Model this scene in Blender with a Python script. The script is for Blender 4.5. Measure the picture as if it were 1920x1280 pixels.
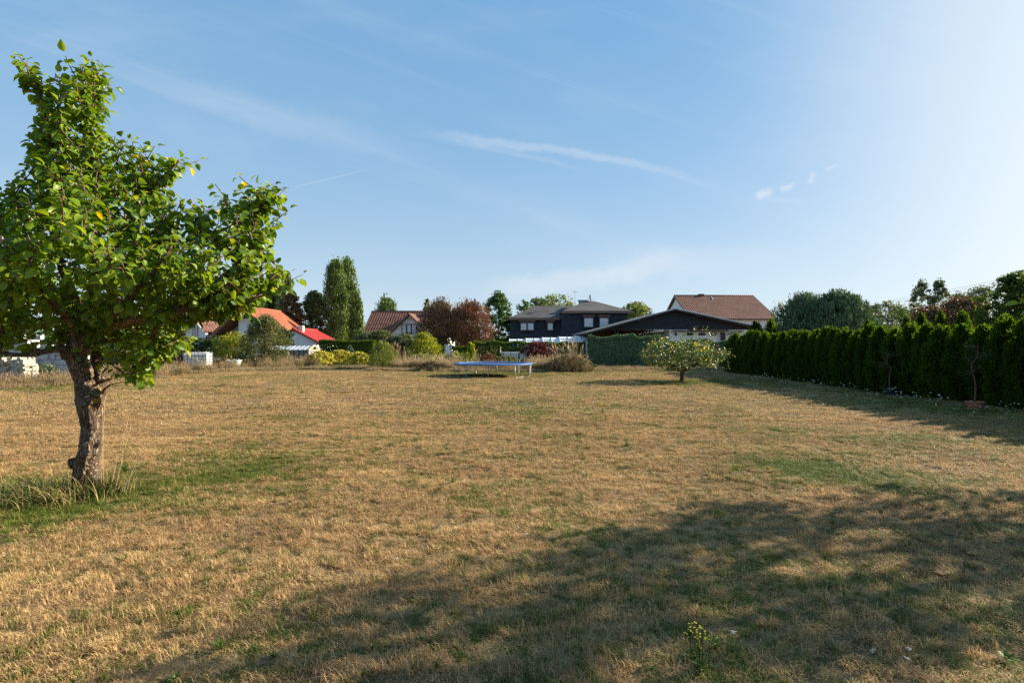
import bpy, math, random
import numpy as np
from mathutils import Vector, Matrix, noise as mnoise

scene = bpy.context.scene
for o in list(bpy.data.objects):
    bpy.data.objects.remove(o)
random.seed(7)
RNG = np.random.default_rng(11)
R = math.radians

# ------------------------------------------------------------------ camera
EYE, FPX, HOR = 1.6, 960.0, 645.0
cam_d = bpy.data.cameras.new('camera')
cam_d.lens = 18.0
cam_d.sensor_width = 36.0
cam_d.clip_start = 0.05
cam_d.clip_end = 3000
cam = bpy.data.objects.new('camera', cam_d)
scene.collection.objects.link(cam)
cam.location = (0, 0, EYE)
cam.rotation_euler = (R(90.3), 0, 0)
scene.camera = cam

def P(px, py, Y):
    return Vector(((px - 960) / FPX * Y, Y, EYE + (HOR - py) / FPX * Y))
def GX(px, Y):
    return (px - 960) / FPX * Y
def GZ(py, Y):
    return EYE + (HOR - py) / FPX * Y
def GY(py):
    return EYE * FPX / (py - HOR)

# ------------------------------------------------------------------ light and sky
SUN_AZ, SUN_EL = R(69), R(24.5)
sd = bpy.data.lights.new('sun', 'SUN')
sd.energy = 5.0
sd.angle = R(0.55)
sd.color = (1.0, 0.885, 0.70)
sun = bpy.data.objects.new('sun', sd)
scene.collection.objects.link(sun)
sdir = Vector((math.sin(SUN_AZ) * math.cos(SUN_EL), math.cos(SUN_AZ) * math.cos(SUN_EL), math.sin(SUN_EL)))
sun.rotation_euler = sdir.to_track_quat('Z', 'Y').to_euler()
sun.location = (20, 10, 20)

class NT:
    """small helper for node trees"""
    def __init__(s, nt):
        s.nt = nt
        for n in list(nt.nodes):
            nt.nodes.remove(n)
    def n(s, t, **kw):
        x = s.nt.nodes.new(t)
        for k, v in kw.items():
            setattr(x, k, v)
        return x
    def l(s, a, b):
        s.nt.links.new(a, b)
    def put(s, sock, v):
        if isinstance(v, bpy.types.NodeSocket):
            s.l(v, sock)
        elif v is not None:
            sock.default_value = v
    def m(s, op, a, b=None, c=None, clamp=False):
        x = s.n('ShaderNodeMath', operation=op, use_clamp=clamp)
        s.put(x.inputs[0], a)
        if b is not None: s.put(x.inputs[1], b)
        if c is not None: s.put(x.inputs[2], c)
        return x.outputs[0]
    def mix(s, f, a, b, bt='MIX'):
        x = s.n('ShaderNodeMix', data_type='RGBA', blend_type=bt)
        s.put(x.inputs[0], f)
        s.put(x.inputs[6], a if isinstance(a, bpy.types.NodeSocket) else (*a, 1))
        s.put(x.inputs[7], b if isinstance(b, bpy.types.NodeSocket) else (*b, 1))
        return x.outputs[2]
    def noise(s, vec, scale, detail=3, rough=0.55, dist=0.0, dims='3D'):
        x = s.n('ShaderNodeTexNoise', noise_dimensions=dims)
        s.put(x.inputs['Vector'], vec)
        x.inputs['Scale'].default_value = scale
        x.inputs['Detail'].default_value = detail
        x.inputs['Roughness'].default_value = rough
        x.inputs['Distortion'].default_value = dist
        return x.outputs['Fac']
    def ss(s, v, lo, hi):
        x = s.n('ShaderNodeMapRange', interpolation_type='SMOOTHSTEP')
        s.put(x.inputs[0], v)
        x.inputs[1].default_value = lo
        x.inputs[2].default_value = hi
        return x.outputs[0]
    def xyz(s, v):
        x = s.n('ShaderNodeSeparateXYZ')
        s.l(v, x.inputs[0])
        return x.outputs
    def comb(s, a, b, c=0.0):
        x = s.n('ShaderNodeCombineXYZ')
        for i, v in enumerate((a, b, c)):
            s.put(x.inputs[i], v)
        return x.outputs[0]
    def vscale(s, v, sc):
        x = s.n('ShaderNodeVectorMath', operation='MULTIPLY')
        s.l(v, x.inputs[0])
        x.inputs[1].default_value = sc
        return x.outputs[0]

world = bpy.data.worlds.new('World')
scene.world = world
world.use_nodes = True
w = NT(world.node_tree)
SKYS = 0.078
sky = w.n('ShaderNodeTexSky', sky_type='NISHITA')
sky.sun_disc = False
sky.sun_elevation = SUN_EL
sky.sun_rotation = SUN_AZ
sky.altitude = 100
sky.air_density = 1.0
sky.dust_density = 0.25
sky.ozone_density = 2.2
tc = w.n('ShaderNodeTexCoord').outputs['Generated']
dx, dy, dz = w.xyz(tc)
front = w.ss(dy, 0.05, 0.2)
dys = w.m('MAXIMUM', dy, 0.05)
u = w.m('DIVIDE', dx, dys)
v = w.m('DIVIDE', dz, dys)
uv = w.comb(u, v, 0.0)
wob = w.m('SUBTRACT', w.noise(uv, 5.0, 4), 0.5)
wob2 = w.m('SUBTRACT', w.noise(uv, 26.0, 5, 0.65), 0.5)
def skyuv(px, py):
    return (px - 960) / 960.0, (645 - py) / 960.0
def streak(a, b, wid, amp, curve=0.0, wobk=0.03, fray=1.0, hard=0.15):
    (ax, ay), (bx, by) = skyuv(*a), skyuv(*b)
    L = math.hypot(bx - ax, by - ay)
    ex, ey = (bx - ax) / L, (by - ay) / L
    du, dv = w.m('SUBTRACT', u, ax), w.m('SUBTRACT', v, ay)
    t = w.m('DIVIDE', w.m('ADD', w.m('MULTIPLY', du, ex), w.m('MULTIPLY', dv, ey)), L)
    d = w.m('ADD', w.m('MULTIPLY', du, -ey), w.m('MULTIPLY', dv, ex))
    d = w.m('ADD', d, w.m('MULTIPLY', wob, wobk))
    d = w.m('ADD', d, w.m('MULTIPLY', w.m('MULTIPLY', t, w.m('SUBTRACT', 1.0, t)), curve))
    d = w.m('ADD', d, w.m('MULTIPLY', wob2, wid * fray))
    across = w.m('SUBTRACT', 1.0, w.ss(w.m('ABSOLUTE', d), wid * hard, wid))
    along = w.m('MULTIPLY', w.ss(t, -0.02, 0.25), w.m('SUBTRACT', 1.0, w.ss(t, 0.5, 1.02)))
    return w.m('MULTIPLY', w.m('MULTIPLY', across, along), amp)
fine = w.noise(w.vscale(w.comb(w.m('ADD', u, w.m('MULTIPLY', v, 2.2)), w.m('SUBTRACT', v, w.m('MULTIPLY', u, -0.32)), 0.0), (1.3, 5.0, 1)), 2.2, 6, 0.62, 0.7)
veil = w.m('MULTIPLY', w.ss(fine, 0.45, 0.85), 0.12)
broad = w.m('MULTIPLY', w.ss(w.noise(w.vscale(uv, (1.0, 3.0, 1)), 2.0, 4), 0.45, 0.8), 0.12)
cl = w.m('ADD', veil, broad)
for args in (
    ((755, 248), (1420, 362), 0.013, 0.24, -0.06, 0.035, 1.6),
    ((800, 262), (1150, 340), 0.008, 0.12, -0.05, 0.02, 1.0),
    ((880, 545), (1330, 478), 0.034, 0.38, 0.05, 0.05, 1.1),
    ((1080, 500), (1600, 470), 0.045, 0.20, 0.02, 0.06, 0.9),
    ((540, 353), (712, 312), 0.0020, 0.17, 0.0, 0.002, 0.3),
    ((250, 150), (900, 330), 0.040, 0.11, -0.03, 0.05, 0.8),
    ((1400, 366), (1540, 385), 0.008, 0.12, 0.0, 0.01, 1.0),
    ((1415, 368), (1456, 352), 0.012, 0.55, 0.0, 0.01, 2.4, 0.0),
    ((1462, 358), (1496, 344), 0.009, 0.50, 0.0, 0.01, 2.4, 0.0),
    ((1518, 346), (1532, 320), 0.009, 0.42, 0.0, 0.01, 2.6, 0.0),
    ((1546, 320), (1576, 306), 0.006, 0.32, 0.0, 0.01, 2.4, 0.0),
):
    cl = w.m('ADD', cl, streak(*args))
cl = w.m('MULTIPLY', w.m('MULTIPLY', cl, front), w.ss(dz, 0.0, 0.05), clamp=True)
skyc = sky.outputs[0]
hsv = w.n('ShaderNodeHueSaturation')
hsv.inputs['Saturation'].default_value = 1.5
hsv.inputs['Value'].default_value = 0.66
w.l(skyc, hsv.inputs['Color'])
# thin summer haze: pale towards the horizon and on the sun's side, all the way round
dotp = w.n('ShaderNodeVectorMath', operation='DOT_PRODUCT')
w.l(tc, dotp.inputs[0]); dotp.inputs[1].default_value = tuple(sdir)
sunny = w.ss(dotp.outputs['Value'], 0.3, 1.0)
hz = w.m('EXPONENT', w.m('MULTIPLY', w.m('MAXIMUM', dz, 0.0), -3.6))
hzf = w.m('ADD', w.m('MULTIPLY', hz, 0.9), w.m('MULTIPLY', w.m('POWER', sunny, 8.0), 0.7), clamp=True)
even = w.mix(0.74, hsv.outputs[0], (0.80, 2.12, 3.72))
base_sky = w.mix(hzf, even, w.mix(sunny, (3.5, 4.05, 4.3), (4.4, 4.8, 4.95)))
col = w.mix(cl, base_sky, (3.9, 4.2, 4.5))
bg = w.n('ShaderNodeBackground')
w.l(col, bg.inputs[0])
bg.inputs[1].default_value = SKYS
wo = w.n('ShaderNodeOutputWorld')
w.l(bg.outputs[0], wo.inputs[0])

scene.view_settings.view_transform = 'Standard'
scene.view_settings.look = 'None'
scene.view_settings.gamma = 1
scene.view_settings.use_curve_mapping = False
scene.view_settings.exposure = 1.42
scene.cycles.max_bounces = 6
scene.cycles.diffuse_bounces = 3
scene.cycles.transmission_bounces = 4
scene.cycles.transparent_max_bounces = 8
scene.cycles.use_denoising = False
scene.cycles.denoiser = 'OPENIMAGEDENOISE'
scene.cycles.denoising_input_passes = 'RGB_ALBEDO_NORMAL'
scene.cycles.denoising_prefilter = 'ACCURATE'

# ------------------------------------------------------------------ builders
INV = {}                              # root/part name -> world-to-local matrix of its thing
def link(o):
    scene.collection.objects.link(o)
def tag(o, label, cat, group=None, kind=None):
    if label: o['label'] = label
    if cat: o['category'] = cat
    if group: o['group'] = group
    if kind: o['kind'] = kind
    return o
def thing(name, label, cat, loc=(0, 0, 0), rz=0.0, group=None):
    o = bpy.data.objects.new(name, None)
    o.empty_display_size = 0.2
    link(o)
    o.location = loc
    o.rotation_euler = (0, 0, rz)
    INV[o.name] = (Matrix.Translation(Vector(loc)) @ Matrix.Rotation(rz, 4, 'Z')).inverted()
    return tag(o, label, cat, group)
def make_mesh(name, verts, faces=None, tris=None, quads=None, mat=None, attrs=None, smooth=False):
    me = bpy.data.meshes.new(name)
    verts = np.asarray(verts, dtype=np.float32)
    if faces is not None:
        me.from_pydata([tuple(map(float, v)) for v in verts], [], faces)
    else:
        loops, starts, n = [], [], 0
        if quads is not None and len(quads):
            q = np.asarray(quads, dtype=np.int32)
            loops.append(q.ravel()); starts.append(np.arange(len(q)) * 4); n += q.size
        if tris is not None and len(tris):
            t = np.asarray(tris, dtype=np.int32)
            loops.append(t.ravel()); starts.append(np.arange(len(t)) * 3 + n); n += t.size
        loops = np.concatenate(loops); starts = np.concatenate(starts)
        me.vertices.add(len(verts)); me.vertices.foreach_set('co', verts.ravel())
        me.loops.add(len(loops)); me.loops.foreach_set('vertex_index', loops.astype(np.int32))
        me.polygons.add(len(starts)); me.polygons.foreach_set('loop_start', starts.astype(np.int32))
        me.update(calc_edges=True)
    for k, a in (attrs or {}).items():
        at = me.attributes.new(k, 'FLOAT', 'POINT')
        at.data.foreach_set('value', np.asarray(a, dtype=np.float32))
    if smooth:
        me.polygons.foreach_set('use_smooth', np.ones(len(me.polygons), dtype=bool))
    if mat: me.materials.append(mat)
    return me
def put(name, me, parent=None):
    o = bpy.data.objects.new(name, me)
    link(o)
    if parent is not None:
        o.parent = parent
        INV[o.name] = INV.get(parent.name, Matrix.Identity(4))
    return o
class MB:
    def __init__(s):
        s.v, s.f = [], []
    def add(s, vs, fs):
        b = len(s.v)
        s.v += [tuple(map(float, p)) for p in vs]
        s.f += [[i + b for i in f] for f in fs]
        return s
    def box(s, c, d, rz=0.0, rx=0.0):
        M = Matrix.Translation(Vector(c)) @ Matrix.Rotation(rz, 4, 'Z') @ Matrix.Rotation(rx, 4, 'X')
        vs = [M @ Vector((x * d[0] / 2, y * d[1] / 2, z * d[2] / 2)) for x in (-1, 1) for y in (-1, 1) for z in (-1, 1)]
        return s.add(vs, [(0, 1, 3, 2), (4, 6, 7, 5), (0, 4, 5, 1), (2, 3, 7, 6), (0, 2, 6, 4), (1, 5, 7, 3)])
    def span(s, a, b):
        c = [(a[i] + b[i]) / 2 for i in range(3)]
        return s.box(c, [abs(b[i] - a[i]) for i in range(3)])
    def beam(s, p, q, w_, h_, up=(0, 0, 1)):
        p, q = Vector(p), Vector(q)
        d = (q - p).normalized()
        x = d.cross(Vector(up))
        x = (x if x.length > 1e-4 else Vector((1, 0, 0))).normalized()
        z = x.cross(d)
        vs = [a + x * (i * w_ / 2) + z * (j * h_ / 2) for a in (p, q) for i, j in ((-1, -1), (1, -1), (1, 1), (-1, 1))]
        return s.add(vs, [(0, 1, 2, 3), (7, 6, 5, 4), (0, 4, 5, 1), (1, 5, 6, 2), (2, 6, 7, 3), (3, 7, 4, 0)])
    def prism(s, poly, vec):
        vec = Vector(vec)
        n = len(poly)
        vs = [Vector(p) for p in poly] + [Vector(p) + vec for p in poly]
        return s.add(vs, [tuple(range(n))[::-1], tuple(range(n, 2 * n))] + [(i, (i + 1) % n, n + (i + 1) % n, n + i) for i in range(n)])
    def tube(s, pts, rad, k=6):
        vs, fs = tube_geo(pts, rad, k)
        return s.add(vs, fs)
    def lathe(s, c, prof, k=16, closed=True):
        c = Vector(c)
        vs, fs = [], []
        for r, z in prof:
            for i in range(k):
                a = 2 * math.pi * i / k
                vs.append(c + Vector((r * math.cos(a), r * math.sin(a), z)))
        for j in range(len(prof) - 1):
            for i in range(k):
                i2 = (i + 1) % k
                fs.append((j * k + i, j * k + i2, (j + 1) * k + i2, (j + 1) * k + i))
        if closed:
            fs.append(tuple(range(k))[::-1])
            fs.append(tuple((len(prof) - 1) * k + i for i in range(k)))
        return s.add(vs, fs)
    def ball(s, c, r, sx=1, sy=1, sz=1, k=10, j=7):
        prof = [(max(1e-3, r * math.sin(math.pi * t / j)), -r * math.cos(math.pi * t / j) * sz) for t in range(j + 1)]
        b = MB().lathe((0, 0, 0), prof, k)
        return s.add([(c[0] + x * sx, c[1] + y * sy, c[2] + z) for x, y, z in b.v], b.f)
    def build(s, name, mat, parent=None, world=True, smooth=False, bevel=0.0):
        vs = s.v
        if parent is not None and world:
            M = INV.get(parent.name, Matrix.Identity(4))
            vs = [M @ Vector(p) for p in vs]
        o = put(name, make_mesh(name, vs, faces=s.f, mat=mat, smooth=smooth), parent)
        if bevel:
            b = o.modifiers.new('bevel', 'BEVEL'); b.width = bevel; b.segments = 1; b.limit_method = 'ANGLE'
        return o
def tube_geo(pts, rad, k=6):
    pts = [Vector(p) for p in pts]
    if not hasattr(rad, '__len__'): rad = [rad] * len(pts)
    vs, fs = [], []
    ref = None
    for i, p in enumerate(pts):
        d = (pts[min(i + 1, len(pts) - 1)] - pts[max(i - 1, 0)])
        d = d.normalized() if d.length > 1e-9 else Vector((0, 0, 1))
        if ref is None:
            ref = d.orthogonal().normalized()
        ref = (ref - d * ref.dot(d))
        ref = ref.normalized() if ref.length > 1e-6 else d.orthogonal().normalized()
        b = d.cross(ref)
        for j in range(k):
            a = 2 * math.pi * j / k
            vs.append(p + (ref * math.cos(a) + b * math.sin(a)) * rad[i])
    for i in range(len(pts) - 1):
        for j in range(k):
            j2 = (j + 1) % k
            fs.append((i * k + j, i * k + j2, (i + 1) * k + j2, (i + 1) * k + j))
    fs.append(tuple(range(k))[::-1])
    fs.append(tuple((len(pts) - 1) * k + j for j in range(k)))
    return vs, fs
def smooth_path(pts, n):
    """Catmull-Rom through pts, n samples per span; works on vectors of any length"""
    pts = [np.array(p, float) for p in pts]
    out = []
    for i in range(len(pts) - 1):
        p0, p1, p2, p3 = pts[max(i - 1, 0)], pts[i], pts[i + 1], pts[min(i + 2, len(pts) - 1)]
        for j in range(n):
            t = j / n
            out.append(0.5 * ((2 * p1) + (-p0 + p2) * t + (2 * p0 - 5 * p1 + 4 * p2 - p3) * t * t + (-p0 + 3 * p1 - 3 * p2 + p3) * t ** 3))
    out.append(pts[-1])
    return out

# ------------------------------------------------------------------ materials
def new_mat(name):
    m = bpy.data.materials.new(name)
    m.use_nodes = True
    return m, NT(m.node_tree)
def principled(t, col, rough=0.7, spec=0.3, metal=0.0, bump=None, bstr=0.3, bdist=0.01):
    p = t.n('ShaderNodeBsdfPrincipled')
    t.put(p.inputs['Base Color'], col if isinstance(col, bpy.types.NodeSocket) else (*col, 1))
    t.put(p.inputs['Roughness'], rough)
    p.inputs['Specular IOR Level'].default_value = spec
    p.inputs['Metallic'].default_value = metal
    if bump is not None:
        b = t.n('ShaderNodeBump')
        b.inputs['Strength'].default_value = bstr
        b.inputs['Distance'].default_value = bdist
        t.l(bump, b.inputs['Height'])
        t.l(b.outputs[0], p.inputs['Normal'])
    o = t.n('ShaderNodeOutputMaterial')
    t.l(p.outputs[0], o.inputs[0])
    return p
def plain(name, col, rough=0.7, spec=0.3, metal=0.0, var=0.12, scale=3.0, bstr=0.15):
    m, t = new_mat(name)
    c = t.n('ShaderNodeTexCoord').outputs['Object']
    n1 = t.noise(c, scale, 5, 0.6)
    n2 = t.noise(c, scale * 14, 3, 0.6)
    f = t.m('ADD', t.m('MULTIPLY', n1, 0.65), t.m('MULTIPLY', n2, 0.35))
    d = tuple(x * (1 - var * 1.6) for x in col)
    b = tuple(min(1, x * (1 + var)) for x in col)
    principled(t, t.mix(t.ss(f, 0.3, 0.7), d, b), rough, spec, metal, n2, bstr, 0.01)
    return m
def leaf_mat(name, c1, c2, c3=None, odd=0.03, trans=0.3, gloss=0.25, rough=0.45, tsat=(1.25, 1.25, 0.5)):
    """c1..c2 by leaf, the odd leaf c3; light comes through"""
    m, t = new_mat(name)
    c1, c2 = [tuple(x * 0.84 for x in q) for q in (c1, c2)]
    a = t.n('ShaderNodeAttribute', attribute_name='tone').outputs['Fac']
    ge = t.n('ShaderNodeNewGeometry')
    nz = t.noise(ge.outputs['Position'], 0.9, 3)
    f = t.m('ADD', t.m('MULTIPLY', a, 0.75), t.m('MULTIPLY', t.m('SUBTRACT', nz, 0.5), 0.9), clamp=True)
    c = t.mix(f, c1, c2)
    if c3:
        c = t.mix(t.ss(a, 1 - odd - 0.004, 1 - odd + 0.004), c, c3)
    d = t.n('ShaderNodeBsdfPrincipled')
    t.l(c, d.inputs['Base Color'])
    d.inputs['Roughness'].default_value = rough
    d.inputs['Specular IOR Level'].default_value = gloss
    tr = t.n('ShaderNodeBsdfTranslucent')
    t.l(t.mix(1.0, c, tuple(tsat), 'MULTIPLY'), tr.inputs[0])
    mx = t.n('ShaderNodeMixShader')
    mx.inputs[0].default_value = trans
    t.l(d.outputs[0], mx.inputs[1]); t.l(tr.outputs[0], mx.inputs[2])
    o = t.n('ShaderNodeOutputMaterial')
    t.l(mx.outputs[0], o.inputs[0])
    return m

def lawn_field(t, pos):
    """greenness 0..1 of the lawn at a world position; shared by ground and blades"""
    x, y, z = t.xyz(pos)
    p2 = t.comb(x, y, 0.0)
    big = t.noise(p2, 0.33, 3, 0.5)
    mid = t.noise(p2, 1.3, 4, 0.6)
    small = t.noise(p2, 6.5, 4, 0.65)
    tiny = t.noise(p2, 22.0, 3, 0.6)
    g = t.m('ADD', t.m('MULTIPLY', t.m('SUBTRACT', big, 0.5), 0.95), t.m('MULTIPLY', t.m('SUBTRACT', mid, 0.5), 1.15))
    g = t.m('ADD', g, t.m('MULTIPLY', t.m('SUBTRACT', small, 0.5), 1.95))
    g = t.m('ADD', g, t.m('MULTIPLY', t.m('SUBTRACT', tiny, 0.5), 0.8))
    for cx, cy, rx, ry, amp in LAWN_BLOBS:
        ex = t.m('DIVIDE', t.m('SUBTRACT', x, cx), rx)
        ey = t.m('DIVIDE', t.m('SUBTRACT', y, cy), ry)
        r2 = t.m('ADD', t.m('MULTIPLY', ex, ex), t.m('MULTIPLY', ey, ey))
        g = t.m('ADD', g, t.m('MULTIPLY', t.m('EXPONENT', t.m('MULTIPLY', r2, -1.0)), amp))
    return g, big, mid, small, x, y
LAWN_BLOBS = [(-4.9, 5.3, 1.5, 1.1, 0.62), (-3.4, 6.6, 1.3, 1.2, 0.30), (-5.0, 3.6, 1.0, 0.9, 0.16), (3.7, 6.6, 0.8, 0.55, 0.62), (4.3, 5.9, 0.9, 0.5, 0.4), (0.2, 12.8, 2.4, 1.7, 0.30),
              (2.6, 2.9, 3.6, 2.0, 0.10), (-0.9, 26.8, 3.4, 1.6, 0.55), (2.5, 29.5, 7.0, 1.3, 0.45),
              (7.3, 21.3, 3.2, 1.6, 0.50), (10.8, 14.0, 1.6, 9.0, 0.30), (6.8, 8.3, 1.6, 1.2, 0.30), (-17, 18.5, 4.0, 1.0, 0.30),
              (-5.0, 14.5, 5, 2.0, -0.12), (-9.0, 9.5, 4.5, 2.4, -0.22), (-14.5, 24.5, 3.0, 1.0, 0.2), (-1.4, 4.3, 1.5, 0.8, -0.10), (12, 6.5, 3, 2.5, 0.3)]

def build_ground_mat():
    m, t = new_mat('dry_lawn')
    pos = t.n('ShaderNodeNewGeometry').outputs['Position']
    g, big, mid, small, x, y = lawn_field(t, pos)
    f = t.ss(g, 0.0, 0.42)
    streaks = t.noise(t.vscale(pos, (0.25, 2.2, 1)), 1.6, 5, 0.6)
    straw = t.mix(t.ss(streaks, 0.35, 0.68), (0.22, 0.145, 0.075), (0.36, 0.25, 0.12))
    straw = t.mix(t.ss(small, 0.46, 0.62), straw, (0.07, 0.05, 0.032))
    green = t.mix(small, (0.04, 0.06, 0.015), (0.10, 0.12, 0.03))
    c = t.mix(f, straw, green)
    fine_ = t.noise(pos, 60, 3, 0.7)
    c = t.mix(t.ss(fine_, 0.35, 0.75), t.mix(0.45, c, (0.045, 0.032, 0.02)), c)
    h = t.m('ADD', t.m('MULTIPLY', small, 0.6), t.m('MULTIPLY', fine_, 0.4))
    principled(t, c, 0.95, 0.05, 0, h, 0.9, 0.05)
    return m
def build_blade_mat(name, tall=False):
    m, t = new_mat(name)
    ge = t.n('ShaderNodeNewGeometry')
    pos = ge.outputs['Position']
    a = t.n('ShaderNodeAttribute', attribute_name='tone').outputs['Fac']
    b2 = t.n('ShaderNodeAttribute', attribute_name='hue').outputs['Fac']
    if tall:
        nz = t.noise(pos, 0.7, 3)
        c = t.mix(a, (0.22, 0.15, 0.08), (0.47, 0.345, 0.19))
        c = t.mix(t.m('MULTIPLY', t.ss(nz, 0.5, 0.62), 0.7), c, (0.20, 0.115, 0.07))
        c = t.mix(t.ss(t.m('ADD', b2, t.m('MULTIPLY', t.m('SUBTRACT', nz, 0.5), 1.5)), 0.76, 0.82), c, (0.13, 0.16, 0.05))
    else:
        g, big, mid, small, x, y = lawn_field(t, pos)
        gg = t.m('ADD', g, t.m('MULTIPLY', t.m('SUBTRACT', b2, 0.5), 0.62))
        f = t.ss(gg, 0.11, 0.33)
        streaks = t.noise(t.vscale(pos, (0.25, 2.2, 1)), 1.6, 5, 0.6)
        straw = t.mix(a, (0.235, 0.135, 0.060), (0.72, 0.475, 0.215))
        straw = t.mix(t.m('MULTIPLY', t.ss(streaks, 0.45, 0.7), 0.5), straw, (0.82, 0.57, 0.26))
        straw = t.mix(t.m('MULTIPLY', t.ss(small, 0.50, 0.70), 0.65), straw, (0.155, 0.095, 0.055))
        straw = t.mix(t.m('MULTIPLY', t.ss(t.noise(pos, 0.55, 3), 0.50, 0.66), 0.45), straw, (0.27, 0.165, 0.085))
        green = t.mix(a, (0.060, 0.085, 0.014), (0.20, 0.245, 0.035))
        c = t.mix(f, straw, green)
    d = t.n('ShaderNodeBsdfPrincipled')
    t.l(c, d.inputs['Base Color'])
    d.inputs['Roughness'].default_value = 0.6
    d.inputs['Specular IOR Level'].default_value = 0.2
    tr = t.n('ShaderNodeBsdfTranslucent')
    t.l(c, tr.inputs[0])
    mx = t.n('ShaderNodeMixShader')
    mx.inputs[0].default_value = 0.3
    t.l(d.outputs[0], mx.inputs[1]); t.l(tr.outputs[0], mx.inputs[2])
    o = t.n('ShaderNodeOutputMaterial')
    t.l(mx.outputs[0], o.inputs[0])
    return m
def roof_mat(name, c1, c2, axis='x', tile=0.33, rough=0.75):
    m, t = new_mat(name)
    c = t.n('ShaderNodeTexCoord').outputs['Object']
    x, y, z = t.xyz(c)
    uu = x if axis == 'x' else y
    wv = t.m('ADD', t.m('MULTIPLY', t.m('SINE', t.m('MULTIPLY', uu, 2 * math.pi / tile)), 0.5), 0.5)
    n = t.noise(t.comb(t.m('SNAP', uu, tile), t.m('SNAP', z, 0.22), 0.0), 7.0, 2)
    lo = t.noise(c, 0.6, 4)
    c1, c2 = [tuple(x * 0.80 for x in q) for q in (c1, c2)]
    cc = t.mix(t.ss(t.m('ADD', t.m('MULTIPLY', n, 0.6), t.m('MULTIPLY', lo, 0.4)), 0.32, 0.66), c1, c2)
    cc = t.mix(t.m('MULTIPLY', t.ss(t.noise(c, 1.7, 5, 0.7), 0.55, 0.75), 0.35), cc, tuple(x * 0.45 for x in c1))
    principled(t, cc, rough, 0.25, 0, wv, 0.9, 0.06)
    return m
def build_bark(name, base, dark, lichen=None, scale=9.0):
    m, t = new_mat(name)
    c = t.n('ShaderNodeTexCoord').outputs['Object']
    st = t.vscale(c, (1.0, 1.0, 0.26))
    n1 = t.noise(st, scale, 6, 0.65, 0.6)
    vo = t.n('ShaderNodeTexVoronoi', feature='DISTANCE_TO_EDGE')
    wv = t.n('ShaderNodeVectorMath', operation='ADD')
    nv = t.n('ShaderNodeTexNoise'); t.l(st, nv.inputs['Vector']); nv.inputs['Scale'].default_value = scale * 0.8
    sc = t.vscale(nv.outputs['Color'], (0.34, 0.34, 0.34))
    t.l(st, wv.inputs[0]); t.l(sc, wv.inputs[1])
    t.l(wv.outputs[0], vo.inputs['Vector'])
    vo.inputs['Scale'].default_value = scale * 4.2
    cr = t.ss(vo.outputs['Distance'], 0.0, 0.30)
    n2 = t.noise(c, scale * 9, 4, 0.7)
    f = t.m('MULTIPLY', cr, t.ss(n1, 0.28, 0.62))
    col_ = t.mix(f, dark, base)
    col_ = t.mix(t.m('MULTIPLY', t.ss(n2, 0.5, 0.75), 0.35), col_, tuple(min(1, x * 1.5) for x in base))
    if lichen:
        x, y, z = t.xyz(c)
        ln = t.noise(c, 13.0, 5, 0.75)
        zone = t.m('MULTIPLY', t.ss(z, 0.78, 1.05), t.m('SUBTRACT', 1.0, t.ss(z, 1.55, 1.95)))
        lf = t.m('MULTIPLY', t.ss(t.m('ADD', ln, t.m('MULTIPLY', x, 0.7)), 0.665, 0.70), zone)
        col_ = t.mix(lf, col_, lichen)
        gz = t.m('MULTIPLY', t.ss(t.noise(c, 5.0, 4, 0.7), 0.52, 0.62), 0.35)
        col_ = t.mix(gz, col_, (0.26, 0.26, 0.22))
    h = t.m('ADD', t.m('ADD', t.m('MULTIPLY', cr, 0.5), t.m('MULTIPLY', n1, 0.5)), t.m('MULTIPLY', n2, 0.2))
    principled(t, col_, 0.95, 0.1, 0, h, 1.0, 0.03)
    return m

M = {}
M['ground'] = build_ground_mat()
M['blade'] = build_blade_mat('grass_blades')
M['tall'] = build_blade_mat('tall_dry_grass', tall=True)
M['bark'] = build_bark('pear_bark', (0.34, 0.235, 0.155), (0.05, 0.034, 0.024), (0.40, 0.235, 0.025))
M['twig'] = plain('twig_bark', (0.13, 0.065, 0.045), 0.8)
M['dbark'] = plain('dark_bark', (0.10, 0.075, 0.055), 0.95)
M['pear'] = leaf_mat('pear_leaf', (0.065, 0.135, 0.010), (0.292, 0.410, 0.032), (0.50, 0.36, 0.02), 0.006, 0.42, 0.30, 0.42, (2.1, 1.8, 0.5))
M['apple'] = leaf_mat('apple_leaf', (0.084, 0.128, 0.025), (0.202, 0.256, 0.069), (0.60, 0.40, 0.06), 0.07, 0.35, 0.5, 0.45)
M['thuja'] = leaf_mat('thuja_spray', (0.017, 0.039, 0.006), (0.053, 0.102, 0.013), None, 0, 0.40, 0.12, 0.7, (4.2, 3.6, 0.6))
M['juniper'] = leaf_mat('juniper_spray', (0.088, 0.163, 0.090), (0.187, 0.275, 0.156), None, 0, 0.12, 0.2, 0.6)
M['poplar'] = leaf_mat('poplar_leaf', (0.096, 0.157, 0.043), (0.260, 0.348, 0.096), None, 0, 0.25)
M['dark_tree'] = leaf_mat('dark_tree_leaf', (0.033, 0.058, 0.021), (0.085, 0.124, 0.042), None, 0, 0.2)
M['green_tree'] = leaf_mat('green_tree_leaf', (0.063, 0.140, 0.039), (0.168, 0.266, 0.084), None, 0, 0.3)
M['yellow_tree'] = leaf_mat('yellow_green_leaf', (0.138, 0.188, 0.031), (0.325, 0.362, 0.062), None, 0, 0.35)
M['grey_tree'] = leaf_mat('grey_green_leaf', (0.101, 0.142, 0.074), (0.230, 0.270, 0.149), None, 0, 0.3)
M['olive'] = leaf_mat('olive_leaf', (0.091, 0.119, 0.035), (0.238, 0.238, 0.077), (0.3, 0.2, 0.1), 0.04, 0.3)
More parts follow.
